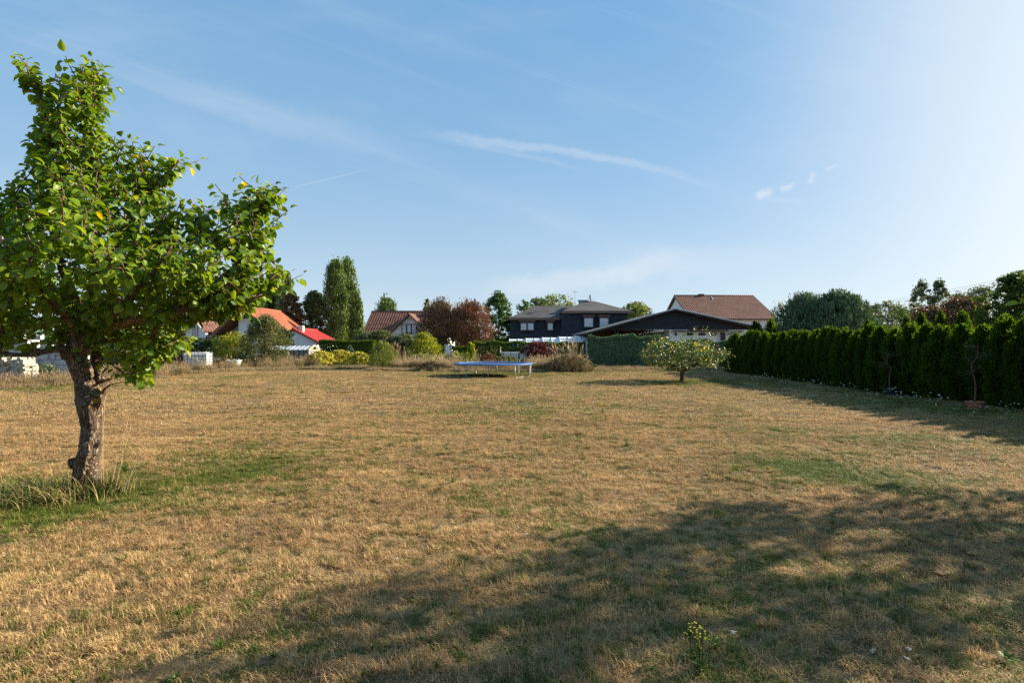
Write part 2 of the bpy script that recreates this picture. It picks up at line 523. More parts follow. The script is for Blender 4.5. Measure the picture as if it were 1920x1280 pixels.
M['plum'] = leaf_mat('plum_brown_leaf', (0.100, 0.085, 0.048), (0.25, 0.185, 0.10), (0.22, 0.11, 0.06), 0.2, 0.25, tsat=(1.3, 1.0, 0.7)) #(0.068, 0.045, 0.030), (0.180, 0.108, 0.068), (0.10, 0.12, 0.04), 0.12, 0.25, tsat=(1.5, 1.0, 0.7))
M['rust'] = leaf_mat('rust_leaf', (0.163, 0.075, 0.045), (0.350, 0.169, 0.094), (0.16, 0.15, 0.06), 0.1, 0.25, tsat=(1.3, 1.0, 0.7))
M['maroon'] = leaf_mat('maroon_leaf', (0.058, 0.013, 0.018), (0.169, 0.034, 0.046), None, 0, 0.25, tsat=(1.8, 0.8, 0.7))
M['euonymus'] = leaf_mat('yellow_shrub_leaf', (0.575, 0.483, 0.057), (0.828, 0.724, 0.138), (0.10, 0.15, 0.03), 0.22, 0.3)
M['goldgreen'] = leaf_mat('gold_green_leaf', (0.184, 0.241, 0.023), (0.460, 0.460, 0.040), (0.6, 0.48, 0.04), 0.1, 0.4)
M['willow'] = leaf_mat('pale_shrub_leaf', (0.17, 0.21, 0.045), (0.36, 0.38, 0.11), None, 0, 0.4)
M['hedge'] = leaf_mat('hedge_leaf', (0.043, 0.086, 0.014), (0.122, 0.187, 0.029), None, 0, 0.3, tsat=(2.2, 2.0, 0.5))
M['drybush'] = leaf_mat('dry_stem', (0.16, 0.11, 0.075), (0.33, 0.24, 0.16), (0.12, 0.13, 0.06), 0.12, 0.2)
M['weed'] = leaf_mat('weed_leaf', (0.07, 0.12, 0.02), (0.17, 0.25, 0.04), None, 0, 0.3)
M['petal'] = plain('white_petal', (0.80, 0.78, 0.72), 0.7, var=0.05)
M['yellow_petal'] = plain('yellow_petal', (0.75, 0.55, 0.03), 0.7, var=0.1)
M['seed'] = plain('seed_head', (0.66, 0.62, 0.54), 0.9, var=0.1)
M['white_wall'] = plain('white_render', (0.84, 0.84, 0.84), 0.9, 0.1, 0, 0.04, 0.8)
M['cream_wall'] = plain('cream_render', (0.66, 0.62, 0.52), 0.9, 0.1, 0, 0.04, 0.8)
M['white_trim'] = plain('white_trim', (0.74, 0.74, 0.72), 0.6)
M['brown_wood'] = plain('brown_timber', (0.22, 0.105, 0.055), 0.7, var=0.25)
M['dark_frame'] = plain('dark_frame', (0.035, 0.035, 0.04), 0.5)
M['brown_frame'] = plain('brown_frame', (0.11, 0.05, 0.045), 0.5)
M['tan_wood'] = plain('tan_timber', (0.58, 0.40, 0.27), 0.7)
M['steel'] = plain('galvanised_steel', (0.30, 0.31, 0.32), 0.45, 0.5, 0.5)
M['alu'] = plain('aluminium', (0.62, 0.64, 0.66), 0.45, 0.5, 0.3)
M['pale_pane'] = plain('pale_window_pane', (0.50, 0.54, 0.56), 0.12, 0.6, 0, 0.05, 0.8, 0.02)
M['dark_pane'] = plain('dark_window_pane', (0.035, 0.045, 0.06), 0.08, 0.7, 0, 0.1, 0.8, 0.02)
M['gh_pane'] = plain('greenhouse_wall_pane', (0.17, 0.21, 0.25), 0.2, 0.6, 0, 0.45, 2.0, 0.05)
M['gh_roof'] = plain('greenhouse_roof_pane', (0.36, 0.38, 0.43), 0.2, 0.6, 0, 0.12, 1.0, 0.05)
M['poly'] = plain('white_polycarbonate', (0.74, 0.76, 0.76), 0.35, 0.4, 0, 0.04, 1.0)
M['blue_pad'] = plain('blue_padding', (0.05, 0.17, 0.46), 0.45, 0.4, 0, 0.2)
M['mat_black'] = plain('jumping_mat', (0.03, 0.045, 0.10), 0.6)
M['block'] = plain('pale_concrete_block', (0.42, 0.42, 0.41), 0.95, 0.1, 0, 0.2, 4.0, 0.5)
M['block_yellow'] = plain('yellowed_concrete_block', (0.36, 0.34, 0.28), 0.95, 0.1, 0, 0.25, 4.0, 0.5)
M['tank'] = plain('white_tank_plastic', (0.80, 0.80, 0.76), 0.4, 0.4, 0, 0.05)
M['terracotta'] = plain('terracotta', (0.36, 0.13, 0.08), 0.85)
M['black_plastic'] = plain('black_plastic', (0.02, 0.02, 0.022), 0.5)
M['stone_blue'] = plain('blue_grey_glaze', (0.20, 0.27, 0.32), 0.5, var=0.3, scale=12)
M['shingle'] = None
def build_shingle():
    m, t = new_mat('slate_shingles')
    c = t.n('ShaderNodeTexCoord').outputs['Object']
    x, y, z = t.xyz(c)
    b = t.n('ShaderNodeTexBrick')
    t.l(t.comb(x, z, 0.0), b.inputs['Vector'])
    b.inputs['Color1'].default_value = (0.020, 0.026, 0.036, 1)
    b.inputs['Color2'].default_value = (0.034, 0.041, 0.052, 1)
    b.inputs['Mortar'].default_value = (0.008, 0.01, 0.013, 1)
    b.inputs['Scale'].default_value = 1.0
    b.inputs['Mortar Size'].default_value = 0.02
    b.inputs['Brick Width'].default_value = 0.34
    b.inputs['Row Height'].default_value = 0.24
    principled(t, b.outputs['Color'], 0.6, 0.22, 0, b.outputs['Fac'], 0.4, 0.02)
    return m
M['shingle'] = build_shingle()
M['bitumen'] = plain('grey_bitumen_roof', (0.085, 0.082, 0.085), 0.9, 0.15, 0, 0.2, 0.6)
M['brown_tile'] = roof_mat('brown_roof_tiles', (0.17, 0.072, 0.052), (0.27, 0.13, 0.095), 'x')
M['brown_tile_y'] = roof_mat('brown_roof_tiles_side', (0.16, 0.07, 0.055), (0.26, 0.13, 0.10), 'y')
M['orange_tile'] = roof_mat('orange_roof_tiles', (0.31, 0.095, 0.050), (0.42, 0.15, 0.085), 'y')
M['red_tile'] = roof_mat('red_metal_tiles', (0.36, 0.036, 0.034), (0.44, 0.055, 0.05), 'y', rough=0.5)
M['copper'] = plain('brown_flashing', (0.20, 0.12, 0.09), 0.5)

# ------------------------------------------------------------------ ground
def build_ground():
    xs = np.concatenate([np.linspace(-600, -40, 12), np.linspace(-36, -11.2, 30), np.linspace(-11, 11, 330), np.linspace(11.2, 36, 30), np.linspace(40, 600, 12)])
    ys = np.concatenate([np.linspace(-60, -4, 8), np.linspace(-3, 1.4, 6), np.linspace(1.5, 10.5, 140), np.linspace(10.8, 45, 60), np.linspace(50, 900, 14)])
    X, Yg = np.meshgrid(xs, ys)
    Z = np.array([[ground_z(a, b) for a in xs] for b in ys])
    v = np.stack([X.ravel(), Yg.ravel(), Z.ravel()], 1)
    nx, ny = len(xs), len(ys)
    i, j = np.meshgrid(np.arange(nx - 1), np.arange(ny - 1))
    a = (j * nx + i).ravel()
    q = np.stack([a, a + 1, a + nx + 1, a + nx], 1)
    o = put('ground', make_mesh('ground', v, quads=q, mat=M['ground'], smooth=True))
    tag(o, 'wide dry straw coloured garden lawn', None, kind='structure')
def ground_z(x, y):
    f = 1.0 if abs(x) < 40 and y < 46 else 0.0
    z = 0.035 * mnoise.noise(Vector((x * 0.35, y * 0.35, 0.3)))
    if 1.4 < y < 11:
        z += 0.020 * mnoise.noise(Vector((x * 3.1, y * 3.1, 4.0))) + 0.013 * mnoise.noise(Vector((x * 7.5, y * 7.5, 8.0)))
    return f * z
build_ground()

# ------------------------------------------------------------------ scattering by geometry nodes
def scatter(name, pts, rots, scls, protos, label, parent=None, kind='stuff', cat='grass'):
    coll = bpy.data.collections.new(name + '_sources')
    for o in protos:
        coll.objects.link(o)
    me = bpy.data.meshes.new(name)
    pts = np.asarray(pts, dtype=np.float32)
    me.vertices.add(len(pts))
    me.vertices.foreach_set('co', pts.ravel())
    at = me.attributes.new('rot', 'FLOAT_VECTOR', 'POINT'); at.data.foreach_set('vector', np.asarray(rots, np.float32).ravel())
    at = me.attributes.new('scl', 'FLOAT_VECTOR', 'POINT'); at.data.foreach_set('vector', np.asarray(scls, np.float32).ravel())
    at = me.attributes.new('pick', 'INT', 'POINT'); at.data.foreach_set('value', RNG.integers(0, len(protos), len(pts)).astype(np.int32))
    ng = bpy.data.node_groups.new(name + '_nodes', 'GeometryNodeTree')
    ng.interface.new_socket('Geometry', in_out='INPUT', socket_type='NodeSocketGeometry')
    ng.interface.new_socket('Geometry', in_out='OUTPUT', socket_type='NodeSocketGeometry')
    N = ng.nodes
    gi, go = N.new('NodeGroupInput'), N.new('NodeGroupOutput')
    ci = N.new('GeometryNodeCollectionInfo')
    ci.inputs['Collection'].default_value = coll
    ci.inputs['Separate Children'].default_value = True
    ci.inputs['Reset Children'].default_value = True
    ip = N.new('GeometryNodeInstanceOnPoints')
    ip.inputs['Pick Instance'].default_value = True
    def na(nm, ty):
        x = N.new('GeometryNodeInputNamedAttribute'); x.data_type = ty
        x.inputs['Name'].default_value = nm
        return x.outputs['Attribute']
    L = ng.links
    e2r = N.new('FunctionNodeEulerToRotation')
    L.new(na('rot', 'FLOAT_VECTOR'), e2r.inputs[0])
    L.new(gi.outputs[0], ip.inputs['Points'])
    L.new(ci.outputs[0], ip.inputs['Instance'])
    L.new(na('pick', 'INT'), ip.inputs['Instance Index'])
    L.new(e2r.outputs[0], ip.inputs['Rotation'])
    L.new(na('scl', 'FLOAT_VECTOR'), ip.inputs['Scale'])
    L.new(ip.outputs[0], go.inputs[0])
    o = put(name, me, parent)
    md = o.modifiers.new('scatter', 'NODES')
    md.node_group = ng
    tag(o, label, cat, kind=kind)
    return o
def blade_mesh(name, n, size, hmin, hmax, wid, lean, mat, clump=0.0, tall=False, matted=False):
    bx = RNG.uniform(-size / 2, size / 2, n); by = RNG.uniform(-size / 2, size / 2, n)
    if clump:
        k = max(3, int(n / 22))
        cxy = RNG.uniform(-size / 2, size / 2, (k, 2))
        idx = RNG.integers(0, k, n)
        sel = RNG.random(n) < clump
        j = RNG.normal(0, size * 0.035, (n, 2))
        bx = np.where(sel, cxy[idx, 0] + j[:, 0], bx); by = np.where(sel, cxy[idx, 1] + j[:, 1], by)
    else:
        idx = np.zeros(n, int); k = 1
    hc = RNG.uniform(0.55, 1.3, k)[idx]
    h = RNG.uniform(hmin, hmax, n) * hc
    th = RNG.uniform(0, 2 * math.pi, n)
    dc = RNG.uniform(0, 2 * math.pi, k)[idx]
    th = np.where(RNG.random(n) < 0.45, dc + RNG.normal(0, 0.5, n), th)
    ln = np.abs(RNG.normal(0, lean, n)) + 0.1
    if matted: ln = RNG.uniform(0.55, 2.0, n)
    dirx, diry = np.cos(th), np.sin(th)
    sx, sy = -diry, dirx
    wv = wid * RNG.uniform(0.7, 1.3, n) / 2
    b = np.stack([bx, by, np.full(n, -0.01)], 1)
    side = np.stack([sx * wv, sy * wv, np.zeros(n)], 1)
    m1 = b + np.stack([dirx * np.sin(ln * 0.6) * h * 0.55, diry * np.sin(ln * 0.6) * h * 0.55, np.cos(ln * 0.6) * h * 0.55], 1)
    t1 = m1 + np.stack([dirx * np.sin(np.minimum(ln * 1.5, 2.0)) * h * 0.5, diry * np.sin(np.minimum(ln * 1.5, 2.0)) * h * 0.5, np.cos(np.minimum(ln * 1.5, 1.9)) * h * 0.5], 1)
    V = np.stack([b - side, b + side, m1 + side * 0.8, m1 - side * 0.8, t1], 1).reshape(-1, 3)
    i = np.arange(n) * 5
    q = np.stack([i, i + 1, i + 2, i + 3], 1); t = np.stack([i + 3, i + 2, i + 4], 1)
    if tall:                                            # feathery seed heads on part of the stalks
        s = np.where(RNG.random(n) < 0.35)[0]
        up = (t1[s] - m1[s]); up /= np.linalg.norm(up, axis=1)[:, None]
        off = side[s] * 3.0
        c0 = t1[s] - up * 0.10 * h[s][:, None]; c1 = t1[s] + up * 0.16 * h[s][:, None]
        V2 = np.stack([c0, (c0 + c1) / 2 + off, c1, (c0 + c1) / 2 - off], 1).reshape(-1, 3)
        j = len(V) + np.arange(len(s)) * 4
        q = np.concatenate([q, np.stack([j, j + 1, j + 2, j + 3], 1)])
        V = np.concatenate([V, V2])
    tone = np.repeat(RNG.random(n), 5); hue = np.repeat(RNG.random(n), 5)
    if tall:
        tone = np.concatenate([tone, np.repeat(RNG.uniform(0.6, 1, len(s)), 4)]); hue = np.concatenate([hue, np.zeros(len(s) * 4)])
    me = make_mesh(name, V, quads=q, tris=t, mat=mat, attrs={'tone': tone, 'hue': hue})
    return bpy.data.objects.new(name, me)
def lawn():
    near = [blade_mesh('turf_patch_%02d' % i, 1500, 0.34, 0.022, 0.064, 0.0027, 1.35, M['blade'], 0.72, matted=True) for i in range(9)]
    far = [blade_mesh('turf_far_%02d' % i, 1500, 0.95, 0.025, 0.060, 0.0070, 0.85, M['blade'], 0.6, matted=True) for i in range(5)]
    tuft = [blade_mesh('tuft_%02d' % i, 70, 0.12, 0.03, 0.085, 0.0034, 1.0, M['blade'], 0.0) for i in range(4)]
    pts = []
    y = 1.9
    while y < 11.5:
        x = -(y + 1.2)
        while x < y + 1.2:
            pts.append((x + random.uniform(-.08, .08), y + random.uniform(-.08, .08)))
            x += 0.235
        y += 0.235
    def fin(pts, s0, s1, zz):
        p = np.array([(a, b, ground_z(a, b)) for a, b in pts])
        n = len(p)
        rot = RNG.normal(0, .05, (n, 3)); rot[:, 2] = RNG.uniform(0, 6.28, n)
        s = RNG.uniform(s0, s1, (n, 1)) * np.ones((1, 3)); s[:, 2] *= RNG.uniform(*zz, n)
        return p, rot, s
    scatter('lawn_grass', *fin(pts, 0.9, 1.2, (0.6, 1.2)), near, 'short dry straw coloured grass of the near lawn')
    pts = []
    y = 11.3
    while y < 30:
        x0, x1 = -(y + 2), min(y + 2, 12.6)
        x = x0
        st = 0.62
        while x < x1:
            pts.append((x + random.uniform(-.2, .2), y + random.uniform(-.2, .2)))
            x += st
        y += st
    scatter('lawn_grass', *fin(pts, 0.95, 1.2, (0.6, 1.3)), far, 'sunlit dry grass of the farther lawn')
    pts = []
    for _ in range(3600):
        y = 2.0 + 12 * random.random() ** 1.3
        x = random.uniform(-y - .5, y + .5)
        if mnoise.noise(Vector((x * 1.1, y * 1.1, 5))) + 0.35 * random.random() > 0.12:
            pts.append((x, y))
    scatter('grass_tufts', *fin(pts, 0.5, 1.15, (0.6, 1.2)), tuft, 'taller tufts standing out of the mown grass')
lawn()

# ------------------------------------------------------------------ foliage
def cards(cen, ax, nrm, L, W, fold=0.25):
    """folded rhombic leaves; arrays (N,3),(N,3),(N,3),(N,),(N,)"""
    ax = ax / np.maximum(np.linalg.norm(ax, axis=1), 1e-9)[:, None]
    sd_ = np.cross(ax, nrm); sd_ /= np.maximum(np.linalg.norm(sd_, axis=1), 1e-9)[:, None]
    up = np.cross(sd_, ax)
    L = L[:, None]; W = W[:, None]
    a = cen - ax * L / 2; c = cen + ax * L / 2
    b = cen + sd_ * W / 2 + up * W * fold; d = cen - sd_ * W / 2 + up * W * fold
    V = np.stack([a, b, c, d], 1).reshape(-1, 3)
    i = np.arange(len(cen)) * 4
    T = np.concatenate([np.stack([i, i + 1, i + 2], 1), np.stack([i, i + 2, i + 3], 1)])
    return V, T
def rdir(n):
    v_ = RNG.normal(0, 1, (n, 3))
    return v_ / np.linalg.norm(v_, axis=1)[:, None]
def prof(shape, t):
    t = np.clip(t, 0, 1)
    if shape == 'round': return np.sqrt(np.maximum(0, 1 - (2 * t - 1) ** 2)) * 0.92 + 0.05
    if shape == 'poplar': return np.minimum(1, (t / 0.18) ** 0.5 + 0.1) * np.maximum(0.0, 1 - t ** 4) ** 0.8
    if shape == 'cone': return np.maximum(0.03, 1 - t) ** 0.75
    if shape == 'dome': return np.sqrt(np.maximum(0, 1 - t ** 1.35)) * (1 - .25 * t)
    if shape == 'mound': return np.sqrt(np.maximum(0, 1 - t ** 2.2))
    if shape == 'loose': return 0.45 + 0.55 * np.sin(math.pi * np.clip(t * 0.8 + 0.15, 0, 1)) - 0.35 * t ** 3
    if shape == 'column': return np.minimum(1, 0.8 + t * 0.6) * np.maximum(0.04, 1 - t ** 5) ** 0.7
    if shape == 'fan': return 0.35 + 0.75 * t ** 0.7 - 0.5 * t ** 6
    return np.ones_like(t)
def crown_geo(cx, cy, z0, z1, rx, ry, shape, n, leaf, K=40, mode='random', cl=0.30, asp=0.6, spread=1.0):
    K = int(K * 2.2); cl = cl * 0.78
    t = RNG.random(K); t = 0.02 + 0.95 * t
    if shape in ('mound', 'cone'): t = t ** 1.25
    a = RNG.uniform(0, 2 * math.pi, K)
    rr = RNG.random(K) ** 0.4
    sx_ = RNG.random() * 50
    lump = np.array([1.0 + 0.42 * mnoise.noise(Vector((math.cos(q) * 1.6 + sx_, math.sin(q) * 1.6, p_ * 3.5))) for q, p_ in zip(a, t)])
    pr = prof(shape, t) * rr * lump
    crad = cl * min(rx, ry, (z1 - z0) / 2) * RNG.uniform(0.55, 1.25, K)
    fit = np.maximum(0.15, 1 - cl * 0.7)
    C = np.stack([cx + np.cos(a) * pr * rx * fit, cy + np.sin(a) * pr * ry * fit, z0 + crad * 0.5 + t * np.maximum(0.05, (z1 - z0 - crad * 1.2))], 1)
    k = RNG.integers(0, K, n)
    d = rdir(n)
    rad = RNG.random(n) ** 0.35
    stray = np.where(RNG.random(n) < 0.14, RNG.uniform(1.0, 1.7, n), 1.0)
    zs = {'up': 2.3, 'droop': 1.9}.get(mode, 0.85)
    pos = C[k] + d * (crad[k] * rad * stray * spread)[:, None] * np.array([1, 1, zs])
    if mode == 'up':
        out = pos - np.array([cx, cy, 0]); out[:, 2] = 0
        out /= np.maximum(np.linalg.norm(out, axis=1), 0.01)[:, None]
        ax = out * 0.35 + np.array([0, 0, 1.0]) + RNG.normal(0, 0.22, (n, 3))
        nr = out + RNG.normal(0, 0.4, (n, 3))
    elif mode == 'droop':
        ax = np.array([0, 0, -1.0]) + RNG.normal(0, 0.3, (n, 3)); nr = rdir(n)
    else:
        ax = rdir(n) + np.array([0, 0, -0.2]); nr = d * 0.7 + np.array([0, 0, 0.5]) + RNG.normal(0, 0.6, (n, 3))
    # leaves between the clumps too, so that the crown is not a bunch of balls
    fr_ = np.where(RNG.random(n) < 0.10)[0]
    tt = RNG.random(len(fr_)); aa = RNG.uniform(0, 2 * math.pi, len(fr_)); r_ = prof(shape, tt) * RNG.random(len(fr_)) ** 0.5 * 0.93
    pos[fr_] = np.stack([cx + np.cos(aa) * r_ * rx, cy + np.sin(aa) * r_ * ry, z0 + tt * (z1 - z0)], 1)
    # fill the measured height and width
    for k_, lo_, hi_ in ((0, cx - rx, cx + rx), (2, z0, z1)):
        a_, b_ = np.percentile(pos[:, k_], 1.2), np.percentile(pos[:, k_], 98.8)
        if b_ - a_ > 1e-3:
            g_ = lambda q: lo_ + (q - a_) * (hi_ - lo_) / (b_ - a_)
            pos[:, k_] = g_(pos[:, k_]); C[:, k_] = g_(C[:, k_])
    if mode == 'up' and shape not in ('column', 'poplar'):
        ns_ = max(3, int(K / 7)); ps_ = int(n * 0.09 / ns_)
        for q_ in range(ns_):
            a0 = random.uniform(0, 6.283); t0 = random.uniform(0.55, 0.98)
            r0_ = prof(shape, np.array([t0]))[0] * random.random() ** .5 * .8
            i_ = RNG.integers(0, n, ps_)
            hh_ = RNG.random(ps_)
            pos[i_] = np.stack([cx + math.cos(a0) * r0_ * rx + RNG.normal(0, .03 * rx, ps_), cy + math.sin(a0) * r0_ * ry + RNG.normal(0, .03 * rx, ps_), z0 + (z1 - z0) * (t0 * .93 + hh_ * .23)], 1)
    Ls = leaf * RNG.uniform(0.5, 1.35, n)
    V, T = cards(pos, ax, nr, Ls, Ls * asp)
    V[:, 2] = np.maximum(V[:, 2], 0.01)
    return V, T, np.repeat(RNG.random(n), 4), C
def localise(V, parent):
    Mi = np.array(INV[parent.name])
    return V @ Mi[:3, :3].T + Mi[:3, 3]
def tree(name, label, cat, px, Y, wpx, top, bot, shape, mat, n=3000, leaf=None, K=40, mode='random', cl=0.30, asp=0.6,
         trunk=0.0, group=None, bark='dbark', depth=1.0, lean=0.0, limbs=5, part='crown', spread=1.0):
    x = GX(px, Y); rx = wpx / FPX * Y / 2; ry = rx * depth
    z1 = GZ(top, Y); z0 = max(0.0, GZ(bot, Y))
    leaf = leaf or Y * 0.0042
    r = thing(name, label, cat, (x, Y, 0), 0, group)
    V, T, tone, C = crown_geo(x, Y, z0, z1, rx, ry, shape, int(n * 1.35), leaf * 0.95, K, mode, cl, asp, spread)
    put(part, make_mesh(part, localise(V, r), tris=T, mat=M[mat], attrs={'tone': tone}), r)['kind'] = 'stuff'
    h = z1
    tr = trunk or max(0.02, rx * 0.06)
    mb = MB()
    pts = [(x, Y, -0.05), (x + lean * h * 0.3, Y, z0 + (h - z0) * 0.25), (x + lean * h * 0.6, Y + 0.05, z0 + (h - z0) * 0.55), (x + lean * h, Y, z0 + (h - z0) * 0.86)]
    sp = smooth_path(pts, 4)
    mb.tube(sp, [tr * (1.25 - 1.1 * i / (len(sp) - 1)) for i in range(len(sp))], 7)
    for ci in range(min(limbs, len(C))):
        c = C[ci]
        tt = random.uniform(0.15, 0.6)
        b = np.array(sp[int(tt * (len(sp) - 1))])
        if c[2] < b[2]: b = np.array(sp[max(0, int(tt * 0.4 * (len(sp) - 1)))])
        mid = (b + c) / 2 + np.array([0, 0, 0.1 * h * random.random()])
        mb.tube([b, mid, c], [tr * 0.5, tr * 0.3, tr * 0.1], 5)
    mb.build('trunk', M[bark], r, smooth=True)
    return r

# ------------------------------------------------------------------ a real branching tree
def in_poly(x, y, poly):
    c = False
    j = len(poly) - 1
    for i in range(len(poly)):
        xi, yi = poly[i]; xj, yj = poly[j]
        if (yi > y) != (yj > y) and x < (xj - xi) * (y - yi) / (yj - yi) + xi:
            c = not c
        j = i
    return c
def poly_dist(x, y, poly):
    best = 1e9
    for i in range(len(poly)):
        ax, ay = poly[i - 1]; bx, by = poly[i]
        vx, vy = bx - ax, by - ay
        t = max(0, min(1, ((x - ax) * vx + (y - ay) * vy) / (vx * vx + vy * vy + 1e-9)))
        best = min(best, math.hypot(x - ax - t * vx, y - ay - t * vy))
    return best
def leaf_proto(L, W, droop, cup, seg=4):
    """an ovate leaf with a midrib fold; returns verts and tris; lies along +x, normal +z"""
    vs = []
    shape = [0.0, 0.78, 1.0, 0.72, 0.0][:seg + 1] if seg == 4 else [0.0, 1.0, 0.7, 0.0]
    n = len(shape)
    for i, s in enumerate(shape):
        t = i / (n - 1)
        x = L * t; z = -droop * L * t * t
        wv = W / 2 * s
        if s == 0.0:
            vs.append((x, 0, z))
        else:
            vs += [(x, wv, z + cup * wv), (x, 0, z), (x, -wv, z + cup * wv)]
    fs = []
    fs += [(0, 2, 1), (0, 3, 2)]
    for k in range(n - 3):
        b = 1 + k * 3
        fs += [(b, b + 1, b + 4), (b, b + 4, b + 3), (b + 1, b + 2, b + 5), (b + 1, b + 5, b + 4)]
    b = 1 + (n - 3) * 3
    e = b + 3
    fs += [(b, b + 1, e), (b + 1, b + 2, e)]
    # petiole: a thin three-sided strip back from the base
    p = len(vs)
    pl = L * 0.42
    vs += [(-pl, 0.0, pl * 0.25), (-pl, 0.0012, pl * 0.25), (0, 0.001, 0), (0, -0.001, 0)]
    fs += [(p, p + 1, p + 2), (p, p + 2, p + 3)]
    return np.array(vs), np.array(fs)
def grow(limbs, attract, step=0.09, shoot=0.32, nleaf=10, up=0.35, minz=0.5):
    """limbs: list of (points, radii). attract: (N,3). Returns polylines of wood and leaf frames."""
    pos, par, rad = [], [], []
    for pts, rs in limbs:
        last = -1
        if pos:
            d = np.linalg.norm(np.array(pos) - np.array(pts[0]), axis=1)
            last = int(np.argmin(d))
        for p, r_ in zip(pts, rs):
            pos.append(np.array(p)); par.append(last); rad.append(r_)
            last = len(pos) - 1
    nl = len(pos)
    P_ = np.zeros((200000, 3)); P_[:nl] = np.array(pos)
    cnt = nl
    can = np.array([i > 2 and p[2] > minz for i, p in enumerate(pos)] + [True] * (200000 - nl))
    base = np.array(pos)
    order = np.argsort([np.min(np.linalg.norm(base - a, axis=1)) for a in attract])
    tips = []
    for ai in order:
        a = attract[ai]
        df = a - P_[:cnt]
        dist = np.linalg.norm(df, axis=1)
        cost = dist + np.where(df[:, 2] < 0.1, 0.35, 0.0) + np.where(can[:cnt], 0, 50)
        j = int(np.argmin(cost))
        D = dist[j]
        k = max(2, int(D / step))
        p0 = P_[j].copy()
        ctrl = p0 + (a - p0) * 0.5 + np.array([0, 0, -up * 0.25 * D]) + RNG.normal(0, 0.06 * D, 3)
        prev = j
        for s in range(1, k + 1):
            t = s / k
            q = (1 - t) ** 2 * p0 + 2 * t * (1 - t) * ctrl + t * t * a + RNG.normal(0, 0.006, 3)
            P_[cnt] = q; par.append(prev); rad.append(0.0)
            prev = cnt; cnt += 1
        tips.append(prev)
    count = np.zeros(cnt)
    for t_ in tips: count[t_] += 1
    for i in range(cnt - 1, -1, -1):
        if par[i] >= 0 and par[i] < i: count[par[i]] += count[i]
    P_ = P_[:cnt]
    rr = np.maximum(np.array(rad), 0.0020 + 0.0023 * np.sqrt(count))
    # polylines
    kids = [[] for _ in range(cnt)]
    for i, p in enumerate(par):
        if p >= 0: kids[p].append(i)
    lines = []
    stack = [0] if cnt else []
    stack = [i for i in range(cnt) if par[i] < 0]
    starts = [(i, None) for i in stack]
    while starts:
        i, src = starts.pop()
        line = [src] if src is not None else []
        cur = i
        while True:
            line.append(cur)
            ks = kids[cur]
            if not ks: break
            ks = sorted(ks, key=lambda q: -count[q])
            for q in ks[1:]: starts.append((q, cur))
            cur = ks[0]
        lines.append(line)
    # leaves along the last stretch of every shoot
    LP, LD = [], []
    for t_ in tips:
        walk = [t_]; s = 0.0
        while s < shoot and par[walk[-1]] >= 0 and walk[-1] >= nl:
            s += np.linalg.norm(P_[walk[-1]] - P_[par[walk[-1]]]); walk.append(par[walk[-1]])
        if len(walk) < 2: continue
        seg = [P_[q] for q in walk]
        ph = random.uniform(0, 6.28)
        n_ = nleaf + random.randint(-2, 2)
        for q in range(n_):
            f = (q / n_) ** 1.15 * (len(seg) - 1)
            i0 = min(int(f), len(seg) - 2)
            pt = seg[i0] + (seg[i0 + 1] - seg[i0]) * (f - i0)
            d = seg[i0] - seg[i0 + 1]; d = d / (np.linalg.norm(d) + 1e-9)
            ph += 2.4
            e1 = np.cross(d, [0.3, 0.1, 1.0]); e1 /= np.linalg.norm(e1) + 1e-9
            e2 = np.cross(d, e1)
            o = d * (0.55 if q else 1.3) + (e1 * math.cos(ph) + e2 * math.sin(ph)) * 0.9
            LP.append(pt); LD.append(o / np.linalg.norm(o))
    return P_, rr, lines, nl, np.array(LP), np.array(LD)
def wood_mesh(P_, rr, lines, skip=0.0, cap=1e9):
    mb = MB()
    for ln in lines:
        pts = [P_[i] for i in ln]; rs = [min(cap, rr[i]) for i in ln]
        if len(pts) < 2: continue
        if len(ln) > 1: rs[0] = min(rs[0], rs[1] * 1.15)
        mr = max(rs)
        k = 8 if mr > 0.03 else (5 if mr > 0.008 else 3)
        mb.tube(pts, rs, k)
    return mb
def leaf_frames(LP, LD, L0, spread=0.3, droopk=0.55):
    n = len(LP)
    ax = LD + np.array([0, 0, -droopk]) * RNG.uniform(0.3, 1.6, (n, 1)) + RNG.normal(0, spread * 0.5, (n, 3))
    ax /= np.linalg.norm(ax, axis=1)[:, None]
    up = np.array([0.15, -0.1, 1.0]) + RNG.normal(0, spread, (n, 3))
    s = np.cross(up, ax); s /= np.linalg.norm(s, axis=1)[:, None]
    z = np.cross(ax, s)
    size = L0 * RNG.uniform(0.5, 1.22, n)
    base = LP + ax * (size * 0.42)[:, None]
    return base, ax, s, z, size
def leaf_cloud(frames, protos, sel):
    base, ax, s, z, size = frames
    Vs, Ts, tn = [], [], []
    off = 0
    which = RNG.integers(0, len(protos), len(base))
    tone = RNG.random(len(base))
    for k, (pv, pt) in enumerate(protos):
        idx = np.where(sel & (which == k))[0]
        if not len(idx): continue
        V = base[idx][:, None, :] + (pv[None, :, 0:1] * ax[idx][:, None, :] + pv[None, :, 1:2] * s[idx][:, None, :] + pv[None, :, 2:3] * z[idx][:, None, :]) * size[idx][:, None, None]
        T = pt[None] + (np.arange(len(idx)) * len(pv))[:, None, None] + off
        off += len(idx) * len(pv)
        Vs.append(V.reshape(-1, 3)); Ts.append(T.reshape(-1, 3)); tn.append(np.repeat(tone[idx], len(pv)))
    return np.concatenate(Vs), np.concatenate(Ts), np.concatenate(tn)

